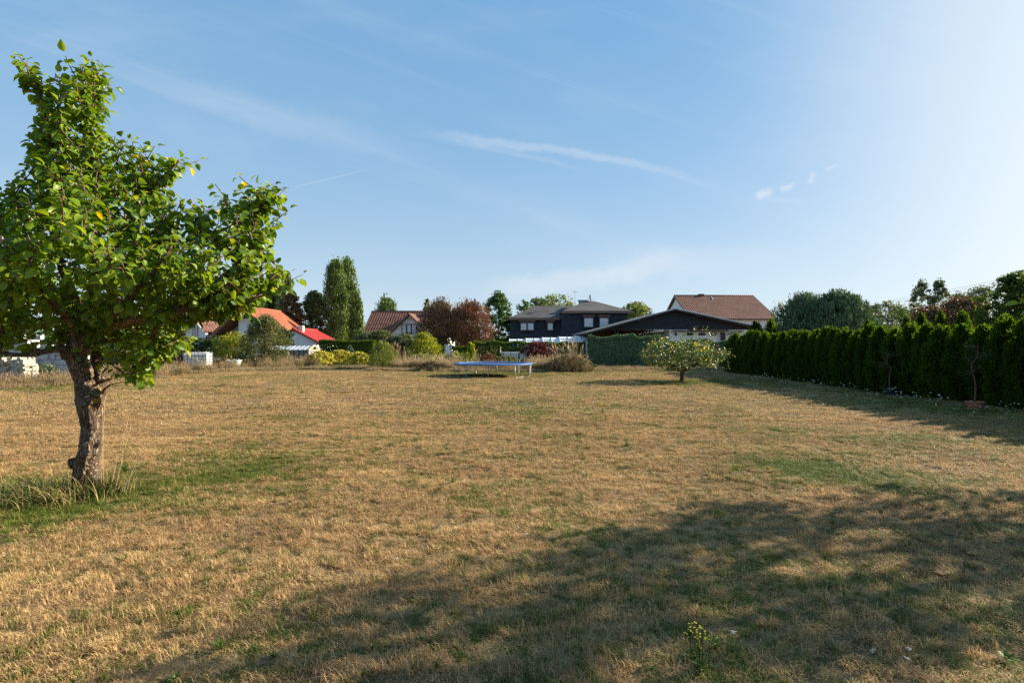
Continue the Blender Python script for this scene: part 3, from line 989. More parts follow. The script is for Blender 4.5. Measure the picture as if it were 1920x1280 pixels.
PEAR_POLY = [(40, 104), (58, 112), (80, 140), (128, 112), (165, 104), (200, 130), (206, 180), (198, 240), (235, 250), (285, 268), (290, 300), (322, 288), (358, 290), (340, 320),
             (300, 345), (330, 360), (362, 372), (395, 372), (412, 350), (448, 372), (462, 342), (498, 334), (526, 352), (528, 400), (512, 452), (525, 486), (556, 512),
             (520, 520), (512, 556), (470, 590), (438, 596), (400, 592), (372, 604), (352, 618), (352, 645), (318, 650), (300, 668), (285, 690), (252, 668), (228, 640), (195, 640), (150, 628),
             (80, 632), (20, 640), (-80, 640), (-200, 600), (-280, 500), (-240, 380), (-120, 340), (-20, 352), (45, 318), (48, 262), (72, 222), (52, 168), (34, 130)]
def pear_tree():
    Y0 = 5.45
    root = thing('pear_tree', 'crooked fruit tree with glossy bright green leaves and lichened bark in the left foreground', 'tree', (GX(162, 5.5), 5.5, 0))
    def Q(px, py, dy, r_): 
        p = P(px, py, Y0 + dy); return (p.x, Y0 + dy, p.z, r_)
    def limb(pts, n=5):
        sp = smooth_path([Q(*p) for p in pts], n)
        return [tuple(p[:3]) for p in sp], [float(p[3]) for p in sp]
    trunk = limb([(158, 934, .05, .155), (161, 905, .03, .142), (164, 868, 0, .126), (170, 830, -.02, .120), (172, 790, 0, .124), (171, 760, 0, .150), (168, 735, .02, .135)], 6)
    l_main = limb([(168, 740, .02, .140), (157, 712, .02, .108), (148, 685, .02, .102), (142, 662, .03, .115), (146, 640, .05, .10), (160, 600, .1, .075), (172, 545, .12, .058), (178, 480, .1, .048),
                   (182, 410, .08, .036), (176, 330, .05, .025), (172, 250, .0, .016), (171, 180, 0, .010), (170, 118, 0, .005)])
    l_stub = limb([(180, 745, .06, .115), (188, 722, .14, .082), (188, 690, .2, .075), (184, 662, .26, .072), (196, 630, .35, .06), (230, 600, .5, .05), (270, 560, .7, .04), (310, 500, .85, .028), (330, 440, .9, .016), (340, 385, .9, .008)])
    l_left = limb([(142, 668, .0, .075), (118, 655, -.08, .045), (92, 656, -.15, .032), (55, 664, -.25, .026), (15, 664, -.4, .022), (-50, 645, -.5, .02), (-120, 600, -.5, .02), (-180, 540, -.5, .012)])
    l_right = limb([(150, 645, .0, .085), (185, 622, -.15, .060), (240, 603, -.3, .052), (300, 590, -.4, .046), (357, 573, -.4, .042), (400, 538, -.35, .036), (444, 496, -.25, .028), (470, 440, -.2, .018), (490, 380, -.15, .009), (500, 345, -.1, .005)])
    l_up1 = limb([(158, 610, .1, .055), (140, 560, -.1, .045), (112, 490, -.3, .036), (95, 400, -.35, .026), (98, 320, -.3, .017), (85, 230, -.2, .010), (62, 160, -.1, .006), (44, 118, -.1, .004)])
    l_up2 = limb([(172, 540, .12, .045), (215, 470, .1, .036), (262, 400, 0, .026), (290, 350, -.05, .016), (335, 300, -.1, .007)])
    l_back = limb([(160, 600, .1, .06), (120, 560, .45, .045), (60, 500, .8, .034), (0, 440, 1.0, .024), (-60, 400, 1.0, .012)])
    l_front = limb([(150, 640, 0, .05), (130, 600, -.4, .04), (90, 560, -.8, .032), (40, 500, -1.1, .024), (-10, 430, -1.2, .014)])
    l_fr = limb([(185, 622, -.15, .04), (230, 570, -.6, .034), (280, 520, -.95, .024), (320, 460, -1.1, .013)])
    l_low = limb([(190, 715, .15, .022), (215, 708, .05, .014), (245, 700, -.02, .009), (268, 696, -.05, .005)])
    low_tw = limb([(186, 742, .1, .02), (205, 722, .0, .008), (232, 716, .0, .004)], 3)
    for pts_, rs_ in (trunk, l_main, l_stub):
        for i_ in range(len(rs_)): rs_[i_] *= 0.78
    limbs = [trunk, l_main, l_stub, l_left, l_right, l_up1, l_up2, l_back, l_front, l_fr, l_low, low_tw]
    att = []
    tries = 0
    while len(att) < 1500 and tries < 60000:
        tries += 1
        px, py = random.uniform(-260, 556), random.uniform(104, 668)
        if not in_poly(px, py, PEAR_POLY): continue
        d = poly_dist(px, py, PEAR_POLY)
        if d < 7 or (py > 615 and d < 16 and px < 250): continue
        th = min(1.45, 0.06 + d * (0.0105 if py > 300 else 0.0075))
        dens = 1.0 if py > 330 else 0.9
        if py > 590: dens = 0.95
        if px < -60: dens *= 0.6
        if random.random() > dens: continue
        dy = random.uniform(-1, 1) * th
        p = P(px, py, Y0 + dy * 0.8)
        att.append((p.x, Y0 + dy, p.z))
    for px, py in ((40, 106), (60, 118), (134, 112), (168, 106), (198, 150), (40, 168), (62, 196), (285, 270), (358, 292), (340, 300), (300, 342), (412, 352), (440, 350), (460, 338),
                   (500, 336), (524, 352), (530, 390), (556, 512), (540, 512), (520, 546), (476, 592), (345, 640), (352, 632), (282, 704), (262, 708), (225, 700), (250, 700), (240, 690), (20, 640), (65, 636), (120, 628), (232, 655), (262, 672), (285, 672),
                   (268, 716), (212, 672), (205, 640), (222, 648), (45, 262), (44, 318), (468, 452), (504, 470)):
        p = P(px, py, Y0); att.append((p.x, Y0 + random.uniform(-.15, .15) - (0.0), p.z))
    pos, rr, lines, nl, LP, LD = grow(limbs, np.array(att), 0.08, 0.36, 11, 0.35, 1.3)
    # wood: the limb skeleton fused into one skin, the shoots as a second part
    big = MB()
    for pts, rs in limbs:
        ok = [i for i in range(len(pts)) if rs[i] > 0.011]
        if len(ok) > 1:
            big.tube([pts[i] for i in ok], [rs[i] for i in ok], 14 if rs[0] > 0.06 else 9)
    # burls and cut knots
    for px, py, dy, r_ in ((152, 752, -.02, .050), (184, 762, -.02, .035), (140, 868, 0, .055), (186, 830, -.02, .045), (188, 708, .12, .055), (128, 664, -.02, .065), (152, 650, -.05, .06), (190, 742, .05, .035), (150, 900, -.03, .07), (176, 898, .02, .07)):
        p = P(px, py, Y0 + dy); big.ball((p.x, Y0 + dy, p.z), r_, k=12, j=8)
    tmp = put('trunk', make_mesh('trunk', [INV[root.name] @ Vector(p) for p in big.v], faces=big.f, mat=M['bark']), root)
    rm = tmp.modifiers.new('r', 'REMESH'); rm.mode = 'VOXEL'; rm.voxel_size = 0.0115
    sm = tmp.modifiers.new('s', 'SMOOTH'); sm.factor = 0.6; sm.iterations = 4
    dg = bpy.context.evaluated_depsgraph_get()
    me = bpy.data.meshes.new_from_object(tmp.evaluated_get(dg))
    tmp.modifiers.clear()
    n = len(me.vertices)
    co = np.zeros(n * 3, np.float32); me.vertices.foreach_get('co', co); co = co.reshape(-1, 3)
    no = np.zeros(n * 3, np.float32); me.vertices.foreach_get('normal', no); no = no.reshape(-1, 3)
    amp = np.zeros(n, np.float32)
    for i in range(n):
        c = Vector(co[i])
        low = 1.0 if c[2] < 1.75 else max(0.25, 1 - (c[2] - 1.75) * 1.5)
        q = Vector((c[0] * 15, c[1] * 15, c[2] * 4.5))
        rid = 1 - abs(mnoise.noise(q)) * 2
        amp[i] = low * (0.020 * mnoise.noise(c * 6.0) + 0.013 * (rid - 0.45) + 0.006 * mnoise.noise(c * 45))
    co += no * amp[:, None]
    me.vertices.foreach_set('co', co.ravel()); me.update()
    me.polygons.foreach_set('use_smooth', np.ones(len(me.polygons), dtype=bool))
    me.name = 'trunk'
    if not me.materials: me.materials.append(M['bark'])
    tmp.data = me
    mb = MB()
    for ln in lines:
        ln = [i for i in ln]
        keep = [i for i in ln if i >= nl or rr[i] <= 0.014]
        if ln[0] not in keep and keep:
            keep = [ln[max(0, ln.index(keep[0]) - 1)]] + keep
        if len(keep) < 2: continue
        rs = [rr[i] for i in keep]; rs[0] = min(rs[0], rs[1] * 1.2)
        mb.tube([pos[i] for i in keep], rs, 5 if max(rs) > 0.008 else 3)
    tw = mb.build('twigs', M['twig'], root, smooth=True)
    tw['kind'] = 'stuff'
    protos = [leaf_proto(1.0, random.uniform(0.66, 0.82), random.uniform(0.12, 0.5), random.uniform(0.15, 0.65)) for _ in range(6)]
    fr = leaf_frames(LP, LD, 0.086, 0.5, 0.55)
    base, ax, s, z, size = fr
    dist = np.linalg.norm(base - np.array([0, 0, EYE]), axis=1)
    # the 300 leaves nearest the lens and inside the frame, one object each
    infr = (np.abs(base[:, 0] / base[:, 1]) < 0.99)
    key = np.where(infr, dist / size, 1e9)
    near = np.argsort(key)[:300]
    sel = np.ones(len(base), bool); sel[near] = False
    V, T, tn = leaf_cloud(fr, protos, sel)
    put('foliage', make_mesh('foliage', localise(V, root), tris=T, mat=M['pear'], attrs={'tone': tn}, smooth=False), root)['kind'] = 'stuff'
    lm = []
    for k in range(12):
        pv, pt = protos[k % 6]
        lm.append(make_mesh('leaf', pv, tris=pt, mat=M['pear'], attrs={'tone': np.full(len(pv), random.random() * 0.96)}))
    Mi = INV[root.name]
    for i in near:
        o = bpy.data.objects.new('leaf', lm[random.randrange(12)])
        link(o); o.parent = root
        Mx = Matrix(((ax[i][0], s[i][0], z[i][0], base[i][0]), (ax[i][1], s[i][1], z[i][1], base[i][1]), (ax[i][2], s[i][2], z[i][2], base[i][2]), (0, 0, 0, 1)))
        o.matrix_local = Mi @ Mx @ Matrix.Scale(float(size[i]), 4)
    print('pear leaves', len(base), 'wood verts', n)
pear_tree()

def crown_attract(c, r, n, zmin=0.3, inner=0.45):
    out = []
    while len(out) < n:
        d = np.array([random.gauss(0, 1) for _ in range(3)]); d /= np.linalg.norm(d)
        q = np.array(c) + d * np.array(r) * (inner + (1 - inner) * random.random() ** 0.6)
        if q[2] > zmin: out.append(q)
    return np.array(out)
def fruit_tree(name, label, x, y, h_trunk, limbs_dir, c, r, n, leaf, nleaf, mat, r0, shoot=0.35, extra=()):
    root = thing(name, label, 'tree', (x, y, 0))
    lim = [([(x, y, -0.05), (x + .02, y, h_trunk * 0.5), (x, y, h_trunk)], [r0 * 1.2, r0, r0 * 0.95])]
    for dx_, dy_, dz_ in limbs_dir:
        pts = [(x, y, h_trunk * 0.95), (x + dx_ * .35, y + dy_ * .35, h_trunk + dz_ * .25), (x + dx_ * .7, y + dy_ * .7, h_trunk + dz_ * .6), (x + dx_, y + dy_, h_trunk + dz_)]
        sp = smooth_path([(*p, q) for p, q in zip(pts, (r0 * .7, r0 * .5, r0 * .3, r0 * .12))], 4)
        lim.append(([tuple(p[:3]) for p in sp], [float(p[3]) for p in sp]))
    att = crown_attract(c, r, n)
    if len(extra): att = np.concatenate([att, np.array(extra)])
    pos, rr, lines, nl, LP, LD = grow(lim, att, 0.12, shoot, nleaf, 0.3, h_trunk * 0.8)
    wood_mesh(pos, rr, lines).build('trunk', M['dbark'], root, smooth=True)
    protos = [leaf_proto(1.0, random.uniform(0.55, 0.7), random.uniform(0.1, 0.4), random.uniform(0.1, 0.5), 3) for _ in range(3)]
    fr = leaf_frames(LP, LD, leaf, 0.5, 0.4)
    V, T, tn = leaf_cloud(fr, protos, np.ones(len(LP), bool))
    put('foliage', make_mesh('foliage', localise(V, root), tris=T, mat=M[mat], attrs={'tone': tn}), root)['kind'] = 'stuff'
    return root
def ring(k, rad, dz, jit=0.25, ph=0.0):
    return [(math.cos(ph + 6.283 * i / k) * rad * random.uniform(1 - jit, 1 + jit), math.sin(ph + 6.283 * i / k) * rad * random.uniform(1 - jit, 1 + jit), dz * random.uniform(.7, 1.2)) for i in range(k)]
AY = GY(715)
AX = GX(1278, AY)
ex = [P(px, py, AY + random.uniform(-.4, .4)) for px, py in ((1305, 612), (1318, 615), (1326, 617), (1345, 624), (1222, 640), (1238, 636), (1206, 668), (1210, 662), (1370, 655), (1376, 665), (1366, 690), (1280, 628), (1255, 632))]
fruit_tree('apple_tree', 'low spreading apple tree with sparse olive and yellow leaves beside the hedge shadow', AX, AY, 0.55, ring(7, 1.35, 0.85),
           (AX + .05, AY, 1.22), (1.85, 1.6, 0.78), 430, 0.105, 10, 'apple', 0.085, extra=[tuple(e) for e in ex])
# the tree beside the camera whose crown shades the foreground
fruit_tree('shade_tree', 'broad leafy tree beyond the right edge shading the near lawn', 9.75, 5.6, 1.7, ring(8, 1.6, 2.2), (9.75, 5.6, 3.65), (2.35, 2.5, 2.05), 680, 0.135, 13, 'green_tree', 0.16, 0.45)

# ------------------------------------------------------------------ building helpers
def window(parent, x0, x1, z0, z1, y, nx=1, frame='dark_frame', pane='pale_pane', fw=0.07, axis='y', ny=1, name='window', mull=None):
    """framed opening in a wall whose outer face lies at y; every light is its own pane"""
    f = MB()
    d = 0.10
    def sp(a, b, c, e, yy0, yy1):
        if axis == 'y': f.span((a, yy0, c), (b, yy1, e))
        else: f.span((yy0, a, c), (yy1, b, e))
    s = -1
    sp(x0, x1, z0, z0 + fw, y - d, y + .02); sp(x0, x1, z1 - fw, z1, y - d, y + .02)
    sp(x0, x0 + fw, z0 + fw, z1 - fw, y - d, y + .02); sp(x1 - fw, x1, z0 + fw, z1 - fw, y - d, y + .02)
    mw = mull or fw
    xs = [x0 + fw + (x1 - x0 - 2 * fw) * i / nx for i in range(nx + 1)]
    zs = [z0 + fw + (z1 - z0 - 2 * fw) * i / ny for i in range(ny + 1)]
    for xx in xs[1:-1]: sp(xx - mw / 2, xx + mw / 2, z0 + fw, z1 - fw, y - d, y + .02)
    for i in range(nx):
        for zz in zs[1:-1]: sp(xs[i] + (mw / 2 if i else 0), xs[i + 1] - (mw / 2 if i < nx - 1 else 0), zz - .025, zz + .025, y - d * .8, y + .02)
    wo_ = f.build(name, M[frame], parent, world=False)
    for i in range(nx):
        for j in range(ny):
            p = MB()
            a = xs[i] + (mw / 2 if i else 0); b = xs[i + 1] - (mw / 2 if i < nx - 1 else 0)
            c = zs[j] + (.025 if j else 0); e = zs[j + 1] - (.025 if j < ny - 1 else 0)
            if axis == 'y': p.span((a, y - d * .45, c), (b, y - d * .25, e))
            else: p.span((y - d * .45, a, c), (y - d * .25, b, e))
            p.build('pane', M[pane], wo_, world=False)
    return wo_
def gable_roof(parent, x0, x1, y0, y1, ze, zr, xr=None, mat='brown_tile', thick=0.16, axis='y', rows=16, trim='white_trim', name='roof'):
    """ridge along axis; courses of tiles as stepped strips on a solid slab"""
    mb = MB()
    def pt(a, l, z):      # a across, l along
        return (a, l, z) if axis == 'y' else (l, a, z)
    xr = (x0 + x1) / 2 if xr is None else xr
    for e in (x0, x1):
        mb.add([pt(e, y0, ze), pt(xr, y0, zr), pt(xr, y1, zr), pt(e, y1, ze), pt(e, y0, ze - thick), pt(xr, y0, zr - thick), pt(xr, y1, zr - thick), pt(e, y1, ze - thick)],
               [(0, 1, 2, 3), (4, 5, 6, 7), (0, 1, 5, 4), (2, 3, 7, 6), (0, 3, 7, 4)])
        dxn, dzn = (xr - e), (zr - ze)
        L = math.hypot(dxn, dzn)
        nx_, nz_ = -dzn / L * (1 if dxn > 0 else -1), abs(dxn) / L
        for i in range(rows):
            t0, t1 = i / rows - 0.15 / rows, (i + 1) / rows
            a0, z0_ = e + dxn * t0, ze + dzn * t0
            a1, z1_ = e + dxn * t1, ze + dzn * t1
            lo, hi = 0.055, 0.012
            mb.add([pt(a0 + nx_ * lo, y0 - .02, z0_ + nz_ * lo), pt(a1 + nx_ * hi, y0 - .02, z1_ + nz_ * hi), pt(a1 + nx_ * hi, y1 + .02, z1_ + nz_ * hi), pt(a0 + nx_ * lo, y1 + .02, z0_ + nz_ * lo),
                    pt(a0, y0 - .02, z0_), pt(a0, y1 + .02, z0_)], [(0, 1, 2, 3), (0, 3, 5, 4)])
    mb.build(name, M[mat], parent, world=False)
    rc = MB()
    rc.tube([pt(xr, y0 - .03, zr + .03), pt(xr, y1 + .03, zr + .03)], 0.11, 8)
    rc.build('ridge_cap', M[mat], parent, world=False, smooth=True)
    if trim:
        b = MB()
        for yy in (y0 - 0.05, y1 + 0.05):
            for e in (x0, x1):
                b.beam(pt(e, yy, ze - thick * .45), pt(xr, yy, zr - thick * .45), 0.05, thick * 1.25)
        b.build('barge_board', M[trim], parent, world=False)
def poly_wall(parent, pts, vec, mat, name='wall'):
    m_ = MB(); m_.prism(pts, vec); return m_.build(name, M[mat], parent, world=False)

# --- white gabled house with the brown tiled roof and the three-light balcony window
def house_balcony():
    X0, Y0 = -19.2, 65.0
    r = thing('house', 'white house with brown tiled roof and a small balcony gable', 'house', (X0, Y0, 0))
    W = 11.5
    m_ = MB()
    poly_wall(r, [(0.6, 0.6, 0), (W - .6, 0.6, 0), (W - .6, 0.6, 2.75), (0.6, 0.6, 2.75)], (0, 0.3, 0), 'white_wall')
    for xx in (0.6, W - .9):
        m2 = MB(); m2.prism([(xx, 0.9, 0), (xx, 9.4, 0), (xx, 9.4, 2.7), (xx, 5.2, 5.7), (xx, 0.9, 2.7)], (0.3, 0, 0)); m2.build('side_wall', M['white_wall'], r, world=False)
    poly_wall(r, [(0.6, 9.1, 0), (W - .6, 9.1, 0), (W - .6, 9.1, 2.7), (0.6, 9.1, 2.7)], (0, 0.3, 0), 'white_wall', 'rear_wall')
    gable_roof(r, 0.0, 10.4, 0.0, W, 2.55, 6.05, 5.2, 'brown_tile', axis='x', rows=20)
    # balcony gable: ridge along y
    gx0, gx1, gr = 3.5, 8.5, 6.25
    gable_roof(r, gx0 - .1, gx1 + .6, -0.9, 4.2, 2.75, 5.42, gr, 'brown_tile_y', axis='y', rows=12, trim='copper', name='gable_roof')
    poly_wall(r, [(gx0 + .35, -0.1, 0), (gx1 + .2, -0.1, 0), (gx1 + .2, -0.1, 2.95), (gr, -0.1, 5.2), (gx0 + .35, -0.1, 2.95)], (0, 0.25, 0), 'white_wall', 'gable_wall')
    window(r, 5.22, 7.1, 2.98, 4.15, -0.12, 3, mull=0.14)
    window(r, 5.92, 6.45, 2.25, 2.975, -0.12, 1, name='balcony_door')
    b = MB(); b.span((4.7, -1.3, 1.98), (8.1, -0.12, 2.10)); b.build('balcony_floor', M['white_trim'], r, world=False)
    b = MB()
    b.span((4.7, -1.3, 2.78), (8.1, -1.25, 2.83))
    for i in range(18): b.span((4.72 + i * .196, -1.29, 2.1), (4.74 + i * .196, -1.26, 2.78))
    b.build('balcony_railing', M['dark_frame'], r, world=False)
    window(r, 1.6, 2.8, 1.0, 2.1, 0.6, 2)
    b = MB(); b.span((9.35, 5.0, 5.4), (9.95, 5.6, 7.15)); b.span((9.28, 4.93, 7.152), (10.02, 5.67, 7.27)); b.build('chimney', M['copper'], r, world=False)
house_balcony()

# --- dark mansard house
def mansard():
    Y0 = 60.0
    x0 = GX(953, Y0); r = thing('mansard_house', 'dark slate clad house with shallow grey roof, satellite dish and four pale windows', 'house', (x0, Y0, 0))
    S = Y0 / FPX
    ze1, ze2, zb = GZ(597, Y0), GZ(586, Y0), GZ(641, Y0)
    W1, W2 = (1050 - 953) * S, (1176 - 953) * S
    b = MB()      # ground floor
    b.span((0.3, 0.5, 0), (W1 + .2, 9.5, zb)); b.span((W1 + .2, -1.2, 0), (W2 - .5, 9.5, zb)); b.build('wall', M['white_wall'], r, world=False)
    b = MB()      # left slated storey, leaning in
    i_ = 0.75
    b.add([(0, 0, zb), (W1 + 1, 0, zb), (W1 + 1, i_, ze1), (0.35, i_, ze1), (0, 10, zb), (W1 + 1, 10, zb), (W1 + 1, 10 - i_, ze1), (0.35, 10 - i_, ze1)],
          [(0, 1, 2, 3), (0, 3, 7, 4), (4, 5, 6, 7), (3, 2, 6, 7), (0, 1, 5, 4)])
    xl = (1046 - 953) * S; xt = (1055 - 953) * S
    b.add([(xl, -1.8, zb), (W2 + .1, -1.8, zb), (W2 - .25, -1.2, ze2), (xt, -1.2, ze2), (xl, 10, zb), (W2 + .1, 10, zb), (W2 - .25, 9.4, ze2), (xt, 9.4, ze2)],
          [(0, 1, 2, 3), (0, 3, 7, 4), (1, 2, 6, 5), (4, 5, 6, 7), (0, 1, 5, 4)])
    b.build('slated_wall', M['shingle'], r, world=False)
    b = MB()      # roofs: low hips with thickness
    def hip(x_0, x_1, y_0, y_1, z, ra, rb, rz_):
        b.add([(x_0, y_0, z), (x_1, y_0, z), (x_1, y_1, z), (x_0, y_1, z), (*ra, rz_), (*rb, rz_), (x_0, y_0, z - .12), (x_1, y_0, z - .12), (x_1, y_1, z - .12), (x_0, y_1, z - .12)],
              [(0, 1, 5, 4), (1, 2, 5), (2, 3, 4, 5), (3, 0, 4), (0, 6, 7, 1), (1, 7, 8, 2), (2, 8, 9, 3), (3, 9, 6, 0), (6, 7, 8, 9)])
    hip(0.1, W1 + 5.2, 0.35, 10.2, ze1 + .10, (3.4, 5.2), (W1 + 3.6, 5.2), GZ(573, Y0 + 5))
    hip(xt - .2, W2 + .2, -1.6, 9.9, ze2 + .10, (9.7, 4.2), (10.7, 4.2), GZ(564, Y0 + 4))
    b.build('roof', M['bitumen'], r, world=False)
    b = MB()
    b.span((0.05, 0.28, ze1 - .16), (xt - .3, 0.345, ze1 + .12)); b.span((xt - .25, -1.68, ze2 - .16), (W2 + .25, -1.605, ze2 + .12))
    b.build('eaves_board', M['copper'], r, world=False)
    def wn(p0, p1, q0, q1, y, nx):
        window(r, (p0 - 953) * S, (p1 - 953) * S, GZ(q1, Y0), GZ(q0, Y0), y, nx, fw=.10, mull=.16)
        bb = MB(); bb.span(((p0 - 953) * S - .12, y - .16, GZ(q0, Y0) + .02), ((p1 - 953) * S + .12, y + .25, GZ(q0, Y0) + .27))
        bb.build('shutter_box', M['brown_frame'], r, world=False)
    wn(975, 1002, 604, 620, -.02 + .12, 2); wn(1025.5, 1038, 604, 620, .10, 1); wn(1090, 1109, 596, 615, -1.72, 1); wn(1118, 1137, 596, 615, -1.72, 1)
    cx = (1102 - 953) * S
    b = MB(); b.span((cx - .45, 4, 5.9), (cx + .45, 4.8, 7.0)); b.span((cx - .55, 3.9, 7.003), (cx + .55, 4.9, 7.12)); b.build('chimney', M['block'], r, world=False)
    dish = MB()
    prof_ = [(0.02, 0), (0.2, 0.03), (0.36, 0.10), (0.46, 0.18), (0.47, 0.20), (0.36, 0.13), (0.02, 0.03)]
    q = MB().lathe((0, 0, 0), prof_, 16, closed=False)
    Mx = Matrix.Translation((cx + .78, 3.9, 7.35)) @ Matrix.Rotation(R(75), 4, 'Z') @ Matrix.Rotation(R(80), 4, 'X')
    dish.add([Mx @ Vector(p) for p in q.v], q.f)
    d = dish.build('satellite_dish', M['dark_frame'], r, world=False, smooth=True)
    b = MB(); b.tube([(cx + .62, 4.1, 6.4), (cx + .66, 4.05, 7.3)], .03, 6); b.build('bracket', M['steel'], d, world=False)
    b = MB(); b.tube([(cx - .95, 4.3, 6.2), (cx - .95, 4.3, 8.35)], .028, 6)
    b.beam((cx - 1.3, 4.3, 8.15), (cx - .6, 4.3, 8.15), .03, .03)
    for i in range(6): b.beam((cx - 1.25 + i * .13, 4.0, 8.15), (cx - 1.25 + i * .13, 4.6, 8.15), .02, .02)
    b.build('aerial', M['steel'], r, world=False)
    b = MB(); b.beam((cx + .5, 4.2, 7.0), (cx + 1.4, 4.2, 7.25), .03, .03); b.build('bracket_arm', M['steel'], r, world=False)
mansard()

# --- low gabled building with carport, slate triangle towards the lawn
def carport():
    Y0 = 45.0
    r = thing('carport_building', 'low wide building with dark slate triangle gable and open carport', 'building', (0, Y0, 0))
    def X(px, y=0): return GX(px, Y0 + y)
    def Z(py, y=0): return GZ(py, Y0 + y)
    zb = Z(618)
    pk = (X(1262), Z(584.5)); L_ = (X(1160), Z(611)); Rr = (X(1408), Z(612))
    poly_wall(r, [(X(1118), 0, zb), (X(1412), 0, zb), (X(1410), 0, Z(613)), (pk[0], 0, pk[1]), (X(1150), 0, Z(612.5))], (0, .2, 0), 'shingle', 'slate_gable')
    # roof slabs: left slope longer and reaching down over the carport
    for (e, z_), nm in (((X(1098), Z(626)), 'roof'), ((X(1416), Z(615.5)), 'roof')):
        b = MB()
        ux, uz = pk[0], pk[1] + .10
        b.add([(e, -.55, z_), (ux, -.55, uz), (ux, 14, uz), (e, 14, z_), (e, -.55, z_ + .12), (ux, -.55, uz + .12), (ux, 14, uz + .12), (e, 14, z_ + .12)],
              [(0, 1, 2, 3), (4, 5, 6, 7), (0, 1, 5, 4), (2, 3, 7, 6), (0, 3, 7, 4)])
        b.build(nm, M['bitumen'], r, world=False)
        b = MB(); b.beam((e, -.60, z_ + .045), (ux, -.60, uz + .045), .06, .14); b.build('barge_board', M['dark_frame'], r, world=False)
        b = MB(); b.beam((e, -.66, z_ + .155), (ux, -.66, uz + .155), .07, .08); b.build('metal_drip_edge', M['alu'], r, world=False)
    b = MB()
    for i in range(19):       # soffit boards over the carport
        xx = X(1122) + i * .33
        b.span((xx, .22, zb - .05), (xx + .31, 11, zb - .015))
    s_ = b.build('soffit_board', M['brown_wood'], r, world=False); s_['kind'] = 'stuff'
    b = MB(); b.span((X(1262), -.02, zb - .15), (X(1365), .16, zb - .055)); b.build('beam', M['dark_frame'], r, world=False)
    for px in (1157, 1357):
        b = MB(); b.span((X(px) - .16, 0.0, 0), (X(px) + .16, .3, zb - .225)); b.build('post', M['dark_frame'], r, world=False)
    b = MB(); b.span((X(1258), .45, 0), (X(1366), 12, zb - .06)); b.build('wall', M['white_wall'], r, world=False)
    for px in (1265, 1288, 1310, 1331):
        w0 = GX(px, Y0 + .45)
        window(r, w0, w0 + (.18 if px == 1265 else .55), GZ(628.5, Y0 + .45), GZ(624, Y0 + .45), .44, 1, pane='dark_pane', fw=.04)
    b = MB(); b.span((X(1366), .6, 0), (X(1402), 3, zb - .02)); b.build('side_wall', M['white_wall'], r, world=False)
    b = MB(); b.beam((X(1366), .5, Z(627)), (X(1396), .5, Z(621)), .08, .10); b.build('gutter_pipe', M['stone_blue'], r, world=False)
    b = MB(); b.span((X(1122), 11.05, 0), (X(1255) , 11.3, zb - .02)); b.build('rear_wall', M['brown_wood'], r, world=False)
carport()

# --- big brown roof behind it
def barn():
    Y0 = 74.4
    xa, xb = 26.0, 38.6
    r = thing('barn_house', 'white walled house under a large plain brown tiled roof', 'house', (xa, Y0, 0))
    W = xb - xa
    gable_roof(r, 0, 15.2, 0, W, 5.3, 9.35, 7.6, 'brown_tile', axis='x', rows=26, trim='copper')
    poly_wall(r, [(0.3, .5, 0), (W - .3, .5, 0), (W - .3, .5, 5.3), (.3, .5, 5.3)], (0, .3, 0), 'white_wall')
    for xx in (.3, W - .6):
        poly_wall(r, [(xx, .8, 0), (xx, 14.4, 0), (xx, 14.4, 5.4), (xx, 7.6, 9.0), (xx, .8, 5.4)], (.3, 0, 0), 'white_wall', 'gable_wall')
    poly_wall(r, [(.6, 14.4, 0), (W - .6, 14.4, 0), (W - .6, 14.4, 5.3), (.6, 14.4, 5.3)], (0, .3, 0), 'white_wall', 'rear_wall')
    b = MB(); b.span((3.9, 7.3, 9.0), (4.7, 8.0, 9.62)); b.build('chimney', M['brown_tile'], r, world=False)
    b = MB(); b.beam((5.6, 6.0, 8.55), (5.72, 7.0, 9.1), .10, .10); b.build('vent_pipe', M['white_trim'], r, world=False)
    b = MB(); b.span((0, -.12, 5.10), (W, -.02, 5.22)); b.build('gutter', M['copper'], r, world=False)
    window(r, 8.6, 9.8, 3.2, 4.4, .5, 2)
barn()

# --- red roofed outbuilding
def red_shed():
    Y0 = 50.0
    x = -21.4
    r = thing('outbuilding', 'small white outbuilding with bright red sheet roof', 'building', (x, Y0, 0))
    gable_roof(r, -2.6, 2.6, 0, 6.2, GZ(642, Y0), GZ(616, Y0), 0.0, 'red_tile', axis='y', rows=10, trim='red_tile', thick=.1)
    poly_wall(r, [(-2.3, .25, 0), (2.3, .25, 0), (2.3, .25, 1.75), (0, .25, 2.9), (-2.3, .25, 1.75)], (0, .25, 0), 'white_wall')
    for xx in (-2.3, 2.05):
        b = MB(); b.span((xx, .5, 0), (xx + .25, 6.0, 1.72)); b.build('side_wall', M['white_wall'], r, world=False)
    b = MB(); b.span((.15, .9, 2.7), (.6, 1.3, 3.45)); b.build('chimney', M['cream_wall'], r, world=False)
red_shed()

